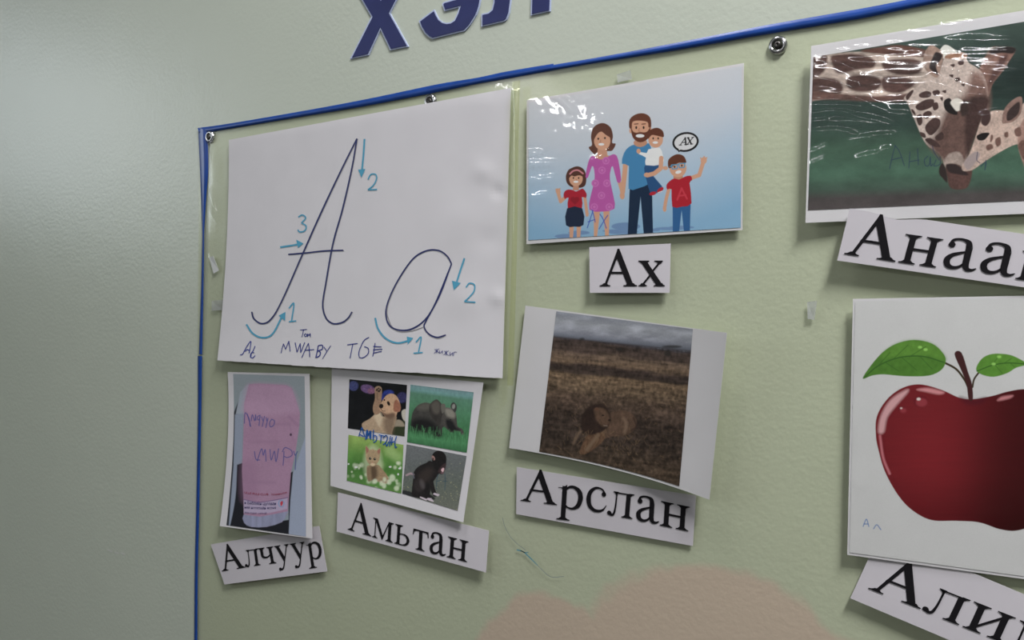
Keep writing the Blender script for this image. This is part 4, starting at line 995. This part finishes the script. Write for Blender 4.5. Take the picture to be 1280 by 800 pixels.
for st in ([[(463, 262), (470, 249), (482, 248), (486, 258), (478, 276), (463, 289)], [(463, 289), (487, 288)]], [[(280, 361), (290, 355), (299, 363), (288, 376)], [(288, 376), (300, 384), (297, 396), (284, 400), (278, 394)]],
           [[(255, 601), (268, 588), (262, 634)], [(255, 636), (274, 634)]], [[(589, 690), (603, 677), (596, 717)], [(583, 719), (607, 717)]], [[(721, 546), (730, 535), (743, 539), (742, 556), (730, 571), (717, 583)], [(717, 583), (746, 585)]]):
    ink('numeral', [S(L, 1.7) for L in st], A3.at, cray, r)
zb = lambda L: zt(L, (290, 400), 6.4); zc = lambda L: zt(L, (460, 390), 8.0)
def hw(L, wd_, m, zz=zb): ink('handwriting', [('s', spline(zz(q), False, 5) if len(q) > 2 else np.array(zz(q)), wd_) for q in L], A3.at, m, r)
hw([[(65, 278), (85, 272), (112, 222), (146, 172), (150, 190), (136, 266)], [(105, 252), (120, 236), (140, 245)], [(185, 208), (166, 250), (150, 272), (148, 296), (166, 302), (186, 284)], [(150, 292), (158, 262), (178, 262)]], 1.1, ball_pen)
hw([[(545, 80), (600, 75)], [(572, 78), (566, 110), (558, 136)], [(588, 108), (578, 120), (588, 132), (600, 122), (588, 108)], [(604, 136), (606, 110), (615, 124), (625, 108), (627, 138)]], .9, hand_pen)
hw([[(392, 266), (400, 228), (412, 190)], [(412, 190), (428, 234)], [(428, 234), (455, 168)], [(455, 168), (465, 252)]], 1.0, hand_pen)
hw([[(505, 180), (520, 258)], [(520, 258), (546, 186)], [(546, 186), (549, 262)], [(549, 262), (582, 178)]], 1.0, hand_pen)
hw([[(558, 300), (585, 240), (612, 185)], [(612, 185), (618, 240), (622, 296)], [(580, 242), (656, 236)]], 1.0, hand_pen)
hw([[(690, 205), (680, 260), (670, 302)], [(690, 205), (722, 202), (722, 232), (688, 246)], [(688, 246), (706, 258), (700, 286), (670, 302)]], 1.3, hand_pen)
hw([[(735, 215), (758, 248)], [(790, 205), (760, 250), (725, 310)]], .9, hand_pen)
hw([[(922, 199), (960, 193), (1005, 188)], [(966, 194), (955, 250), (944, 306)]], 1.1, hand_pen)
hw([[(1096, 138), (1055, 166), (1018, 245), (1018, 294), (1048, 302), (1088, 270), (1090, 228), (1058, 212)]], 1.1, hand_pen)
hw([[(1145, 184), (1136, 240), (1126, 292)], [(1130, 211), (1196, 215)], [(1128, 238), (1202, 233)], [(1130, 265), (1196, 250)]], 1.1, hand_pen)
hw([[(660, 415), (712, 366)], [(666, 371), (714, 411)], [(688, 365), (686, 413)], [(718, 384), (716, 414), (742, 392)], [(744, 384), (744, 416)], [(756, 430), (806, 386)], [(762, 388), (804, 436)], [(783, 384), (780, 436)], [(822, 400), (818, 434), (844, 410)], [(848, 402), (844, 438)], [(854, 440), (862, 402), (888, 402)]], .65, hand_pen, zc)

# --- pictures
def picture(name, page, label, border_grid=(30, 30)):
    rr = root(name, page.at_uv(0.5, 0.5), label, 'poster' if name == 'apple_print' else 'picture', 'pictures on the wall chart')
    page.grid('paper', *border_grid, white, rr, 0.0003)
    return rr
def printed(pname, page, quad, paint, res, whitecol, base, parent, rough=0.35, ng=30, fin=None):
    s = page.sub(quad)
    C = Canvas(s, res[0], res[1], whitecol, base); paint(C)
    if fin: C.finish(*fin)
    return s.grid(pname, ng, ng, image_mat(pname + '_ink', C, rough), parent, 0, 0.00035)

fam = Page([(658.5, 125.5), (929.8, 78.8), (928, 287.5), (658, 305.2)], lambda u, v: 0.0046 + 0.0008 * np.sin(3 * u) + 0.0006 * v)
r = picture('family_print', fam, 'cartoon picture of a smiling family of five on pale blue, above the short word card')
printed('print', fam, [(660.8, 128.4), (927.2, 82.5), (925.8, 284.5), (660.5, 300.2)], paint_family, (760, 570), (204, 199, 208), (190, 195, 205), r, fin=(.95, (.93, .94, 1.0), 1.14, .03))
film('laminate', fam.at, [(657.5, 124.5), (931, 77.8), (929.2, 289), (657, 306.5)], 130, 100, laminate, r, 0.0009,
     [([(662, 191), (674, 191)], 6, .0004), ([(662, 204), (690, 203)], 6, .0005), ([(664, 226), (688, 222)], 6, .0005), ([(664, 246), (680, 243)], 6, .0005), ([(690, 118), (702, 124), (716, 138)], 4, .0006), ([(700, 114), (714, 122)], 4, .0005), ([(740, 200), (800, 175), (830, 165)], 6, .0003)], (0.00013, 6))

gir = Page([(1014, 57.5), (1385, -4.5), (1380, 263), (1006.8, 278.6)], lambda u, v: 0.0065 - 0.002 * u + 0.004 * np.exp(-6 * u))
r = picture('giraffe_print', gir, 'wrinkled laminated photograph of a giraffe nuzzling its calf on dark green')
printed('print', gir, [(1017, 71.2), (1376, 11), (1372, 246.5), (1010, 262.6)], paint_giraffe, (860, 620), (198, 193, 198), (60, 80, 70), r, fin=(.72, 1.12, 1.12, .14))
zg = lambda L: zt(L, (960, 0), 2.6667)
GL = [[(148, 322), (210, 330), (250, 325)], [(150, 350), (230, 350), (310, 352)], [(280, 318), (340, 345), (400, 375), (458, 382)], [(150, 378), (230, 368), (300, 390), (400, 412)], [(215, 405), (290, 405), (405, 415)], [(145, 408), (190, 402)],
      [(145, 440), (230, 435), (290, 450)], [(275, 470), (330, 458), (410, 450)], [(295, 530), (350, 515), (402, 498)], [(145, 510), (190, 490)], [(145, 550), (182, 530)], [(190, 265), (250, 280), (290, 290)], [(590, 220), (640, 240), (690, 250)],
      [(545, 268), (600, 290), (660, 312), (722, 318)], [(690, 262), (780, 275)], [(720, 385), (770, 375)], [(200, 190), (290, 230)]]
film('laminate', gir.at, [(1012.2, 55.6), (1388, -7), (1383, 266), (1003.6, 282)], 260, 200, laminate, r, 0.0009, [(zg(L), 7.5 if k not in (12, 13) else 10, .00030 if k not in (12, 13) else .0004) for k, L in enumerate(GL)], (0.00020, 45, 9))

lion = Page([(656.8, 382), (908.8, 416), (886.6, 624.8), (636.4, 560)], lambda u, v: 0.0048 + 0.020 * u ** 3 * (1 - 0.4 * v) + 0.002 * v ** 2, lambda u, v: (0 * u, -9.0 * 4 * u * (1 - u) * (0.55 + .45 * u) * v ** 3))
r = picture('lion_print', lion, 'laminated photograph of a lion lying in dry grassland under grey clouds')
printed('print', lion, [(695.4, 389.2), (866, 411.4), (849, 607.8), (674, 564.6)], paint_lion, (420, 480), (184, 178, 188), (80, 66, 58), r, fin=(.9, (1.12, 1.08, 1.13), 1.06, .18))
film('laminate', lion.at, [(655, 379.5), (915.5, 411), (892.5, 632), (635, 561.5)], 70, 60, laminate, r, 0.0009, [], (0.00015, 30))

ani = Page([(414.8, 459.2), (604.2, 478.2), (579, 653), (413, 607.2)], lambda u, v: 0.003 + 0.004 * v ** 2 * (0.5 + u) + 0.003 * u ** 3)
r = picture('animals_print', ani, 'white sheet with four small animal photographs: puppy, elephant, kitten and monkey', (40, 40))
for pn, q, fn, base in (('puppy_photo', [(436.8, 474), (508.8, 481.2), (505.6, 545.4), (434.8, 535.2)], paint_puppy, (22, 22, 28)), ('elephant_photo', [(513.2, 480.8), (592, 490.4), (583.4, 565.8), (508.8, 552.6)], paint_elephant, (60, 112, 84)),
                        ('kitten_photo', [(435.6, 543.4), (504.2, 556), (501.8, 617), (433.4, 600.8)], paint_kitten, (90, 130, 50)), ('monkey_photo', [(508.4, 555.4), (583.2, 570), (572, 638.4), (502.8, 617)], paint_monkey, (96, 98, 102))):
    printed(pn, ani, q, fn, (300, 270), (184, 178, 190), base, r, 0.4, 12, fin=(.76, 1.06, 1.14, .14))
zm = lambda L: zt(L, (425, 535), 8.8889)
felt = mat('blue_felt_pen', (0.02, 0.11, 0.40), rough=0.5, noise=(300, .3))
for L in ([[(210, 92), (225, 40), (244, -8)], [(244, -8), (258, 40), (276, 100)], [(222, 72), (262, 96)]], [[(284, 130), (300, 20), (318, 80), (332, 30), (330, 115)], [(306, 40), (300, 122)]], [[(345, 30), (342, 130)], [(372, 20), (368, 140)], [(368, 90), (395, 85), (410, 110), (395, 150), (370, 158)]],
          [[(430, 75), (490, 90)], [(458, 82), (452, 165)]], [[(480, 110), (510, 82), (528, 110), (508, 160), (478, 186)], [(505, 165), (522, 200), (540, 150)]], [[(560, 90), (550, 205)], [(555, 160), (612, 150)], [(580, 100), (572, 190)], [(628, 92), (612, 150), (614, 215), (634, 208)]]):
    ink('felt_pen_letter', [('s', spline(zm(q), False, 5) if len(q) > 2 else np.array(zm(q)), 1.3) for q in L], ani.at, felt, r, 0.0008)

tow = Page([(284.6, 465), (386.8, 467.2), (390.2, 673.2), (274.6, 657.6)], lambda u, v: 0.0032 + 0.006 * v ** 3 + 0.002 * np.abs(u - .5), lambda u, v: (5.0 * 4 * v * (1 - v) * (1 - u) * .9 + 0.0 * u, 0 * u))
r = picture('towel_print', tow, 'narrow photograph of a folded pink towel with scribbled pen letters')
tq = [(291.4, 467.4), (380.6, 470.4), (382.4, 670.6), (283, 656.4)]
printed('print', tow, tq, paint_towel, (420, 860), (178, 176, 186), (150, 156, 160), r, 0.4, 24, fin=(.95, (.76, .78, .90), 1.0, .10))
# the towel's woven wording, set in the built-in typeface
def wording(body, px0, px1, h, m, surf, parent, name='woven_wording', extra=0.0007):
    cu = bpy.data.curves.new('t', 'FONT'); cu.body = body; cu.resolution_u = 2
    ob = bpy.data.objects.new('t', cu); COL.objects.link(ob)
    bpy.context.view_layer.update()
    me0 = ob.evaluated_get(bpy.context.evaluated_depsgraph_get()).to_mesh()
    co = np.array([v.co[:2] for v in me0.vertices]); fs = [tuple(p.vertices) for p in me0.polygons]
    bpy.data.objects.remove(ob, do_unlink=True)
    if len(co) == 0: return
    L = co[:, 0].max(); a = np.array(px0); b = np.array(px1)
    up = np.array([0.02 * h, -h])
    V = []
    for x, y in co:
        t = x / L; p = a + (b - a) * t + up * (y / 0.7) + np.array([0, 4 * t * (1 - t) * 0.9])
        V.append(surf(p[0], p[1], extra))
    return mesh(name, V, fs, m, parent)
tred = mat('red_thread', (0.33, 0.03, 0.06), rough=0.8); tnavy = mat('navy_thread', (0.03, 0.03, 0.13), rough=0.8)
zq = lambda x, y: (290 + x / 13.333, 600 + y / 13.333)
wording('ULLE PULS CLUB', zq(205, 222), zq(605, 254), 2.6, tred, tow.at, r)
wording('ULAANBAATAR', zq(655, 252), zq(915, 220), 2.2, tred, tow.at, r)
wording('н Библийн цуглаан', zq(203, 395), zq(732, 412), 3.6, tnavy, tow.at, r)
wording('ний нээлтийн өглөө', zq(203, 470), zq(735, 480), 3.2, tnavy, tow.at, r)
wording('2016 САНГ. МЭНД', zq(205, 550), zq(575, 565), 1.9, tnavy, tow.at, r)

app = Page([(1066.2, 373.6), (1352, 368.4), (1346, 733), (1059, 693.5)], lambda u, v: 0.0075 - 0.003 * u)
r = picture('apple_print', app, 'laminated picture of a shiny red apple with two green leaves')
printed('print', app, [(1069, 376.5), (1349, 371.5), (1343, 729), (1062, 690.5)], paint_apple, (640, 760), (182, 176, 187), (180, 174, 185), r, fin=(.95, 1.0, 1.0, .05))
film('laminate', app.at, [(1064.6, 371.6), (1356, 366), (1350, 737), (1057, 696)], 80, 80, laminate, r, 0.0009, [([(1066, 600), (1080, 606), (1100, 604)], 5, .0003), ([(1210, 388), (1232, 382)], 6, .0004)], (0.0002, 30))

# --- word cards
def card(label, quad, lift, o, s, letters, bow=None):
    pg = Page(quad, lift, bow)
    rr = root('word_card', pg.at_uv(.5, .5), label, 'card', 'printed word cards')
    pg.grid('paper', 24, 8, cardw, rr, 0.0003)
    for g, BL, BR, up, *m in letters:
        sh = glyph(g, zt([BL], o, s)[0], zt([BR], o, s)[0], (up[0] / s, up[1] / s))
        ink('letter', sh, pg.at, m[0] if m else black, rr, 0.0005)
    return rr
card('small white card with the short two-letter word under the family picture', [(736.6, 308.9), (838.4, 304.4), (837, 366), (737.2, 366)], lambda u, v: 0.0058 + 0.002 * v - .001 * u, (730, 300), 10.667,
     [('A', (208, 616), (708, 616), (8, -500)), ('x', (726, 616), (1076, 616), (-2, -342))])
card('tilted word card overlapping the bottom edge of the giraffe photograph', [(1062.2, 260.4), (1345, 302), (1335, 367), (1046.4, 325.6)], lambda u, v: 0.0125 - 0.005 * u, (1040, 250), 5.333,
     [('A', (80, 360), (422, 412), (84, -290)), ('n', (440, 415), (692, 451), (52, -190)), ('a', (728, 450), (956, 484), (50, -208)), ('a', (972, 482), (1214, 518), (54, -212)), ('sh', (1220, 526), (1570, 574), (52, -190))],
     lambda u, v: (0 * u, 5.5 * (1 - v) * np.exp(-((u - .2) / .075) ** 2)))
card('slanting word card below the sheet of four animals', [(422.4, 615.4), (611.2, 663.4), (607.4, 715.6), (420.8, 664.4)], lambda u, v: 0.0042 + 0.003 * v + .0015 * u, (415, 610), 6.4,
     [('A', (125, 332), (314, 388), (16, -240)), ('m', (320, 391), (486, 440), (10, -156)), ('b', (497, 443), (622, 474), (10, -158), black), ('t', (640, 482), (768, 516), (8, -160)), ('a', (776, 522), (910, 552), (10, -180)), ('n', (917, 552), (1080, 594), (12, -166))])
card('word card tucked under the bottom edge of the lion photograph', [(646, 583.8), (870, 619.6), (866, 682.5), (645.2, 642.6)], lambda u, v: 0.0042 - 0.001 * v, (640, 575), 5.333,
     [('A', (57, 271), (300, 301), (16, -222)), ('p', (300, 318), (470, 340), (10, -160)), ('s', (490, 340), (628, 360), (8, -172)), ('l', (632, 366), (802, 394), (14, -164)), ('a', (822, 404), (980, 432), (10, -176)), ('n', (984, 436), (1174, 476), (10, -164))])
card('small tilted word card tucked under the towel photograph', [(263.4, 680.6), (399, 657.4), (409, 714.2), (280.6, 730.6)], lambda u, v: 0.003 + 0.0025 * v, (260, 650), 8.0,
     [('A', (138, 514), (375, 474), (-62, -256)), ('l', (372, 474), (526, 450), (-24, -168)), ('ch', (528, 452), (684, 430), (-32, -168)), ('y', (692, 430), (836, 406), (-32, -168)), ('y', (850, 406), (996, 384), (-34, -168)), ('p', (1000, 404), (1150, 382), (-26, -176))])
card('word card slanting down at bottom right below the apple picture', [(1100, 667), (1330, 764), (1300, 848), (1062.8, 747.8)], lambda u, v: 0.005 + 0.002 * v, (1060, 700), 5.818,
     [('A', (146, 208), (526, 357), (124, -272)), ('l', (532, 366), (806, 474), (86, -182)), ('i', (832, 486), (1137, 606), (85, -186)), ('m', (1168, 622), (1520, 760), (85, -186))])

# --- bits of tape and a small white piece
tape = film_mat('clear_tape', (0.93, 0.94, 0.92), rough=0.2, ior=1.45, haze=0.35, hazecol=(0.66, 0.68, 0.68))
film_w = film_mat('white_film', (0.9, 0.9, 0.9), rough=0.3, ior=1.45, haze=0.75, hazecol=(0.78, 0.80, 0.80))  # hazy white film for the small piece in the left margin
for lab, q, m in (('scrap of clear tape on the bare wall right of the lion photograph', [(1009, 377.5), (1021.5, 376), (1018, 400), (1009.5, 398.5)], tape), ('small white piece left of the handwriting sheet', [(261.5, 321.5), (266.5, 320), (273.5, 338), (267, 342)], film_w),
                  ('faint clear tape strip at the lower left margin of the handwriting sheet', [(264.5, 376), (279, 374.5), (279, 387.5), (264.5, 388.5)], tape), ('faint clear tape patch above the family picture', [(771, 93), (788, 87.5), (790, 99), (772, 103)], tape)):
    L0 = 0.0032
    V = [at(px, py, L0 + .0006 * (k % 2)) for k, (px, py) in enumerate(q)] ; V += [(x, y + .0003, z) for x, y, z in V]
    t = mesh('film_scrap', V, [(0, 3, 2, 1), (4, 5, 6, 7), (0, 1, 5, 4), (1, 2, 6, 5), (2, 3, 7, 6), (3, 0, 4, 7)], m)
    t['label'] = lab; t['category'] = 'tape'; t['group'] = 'bits of tape'
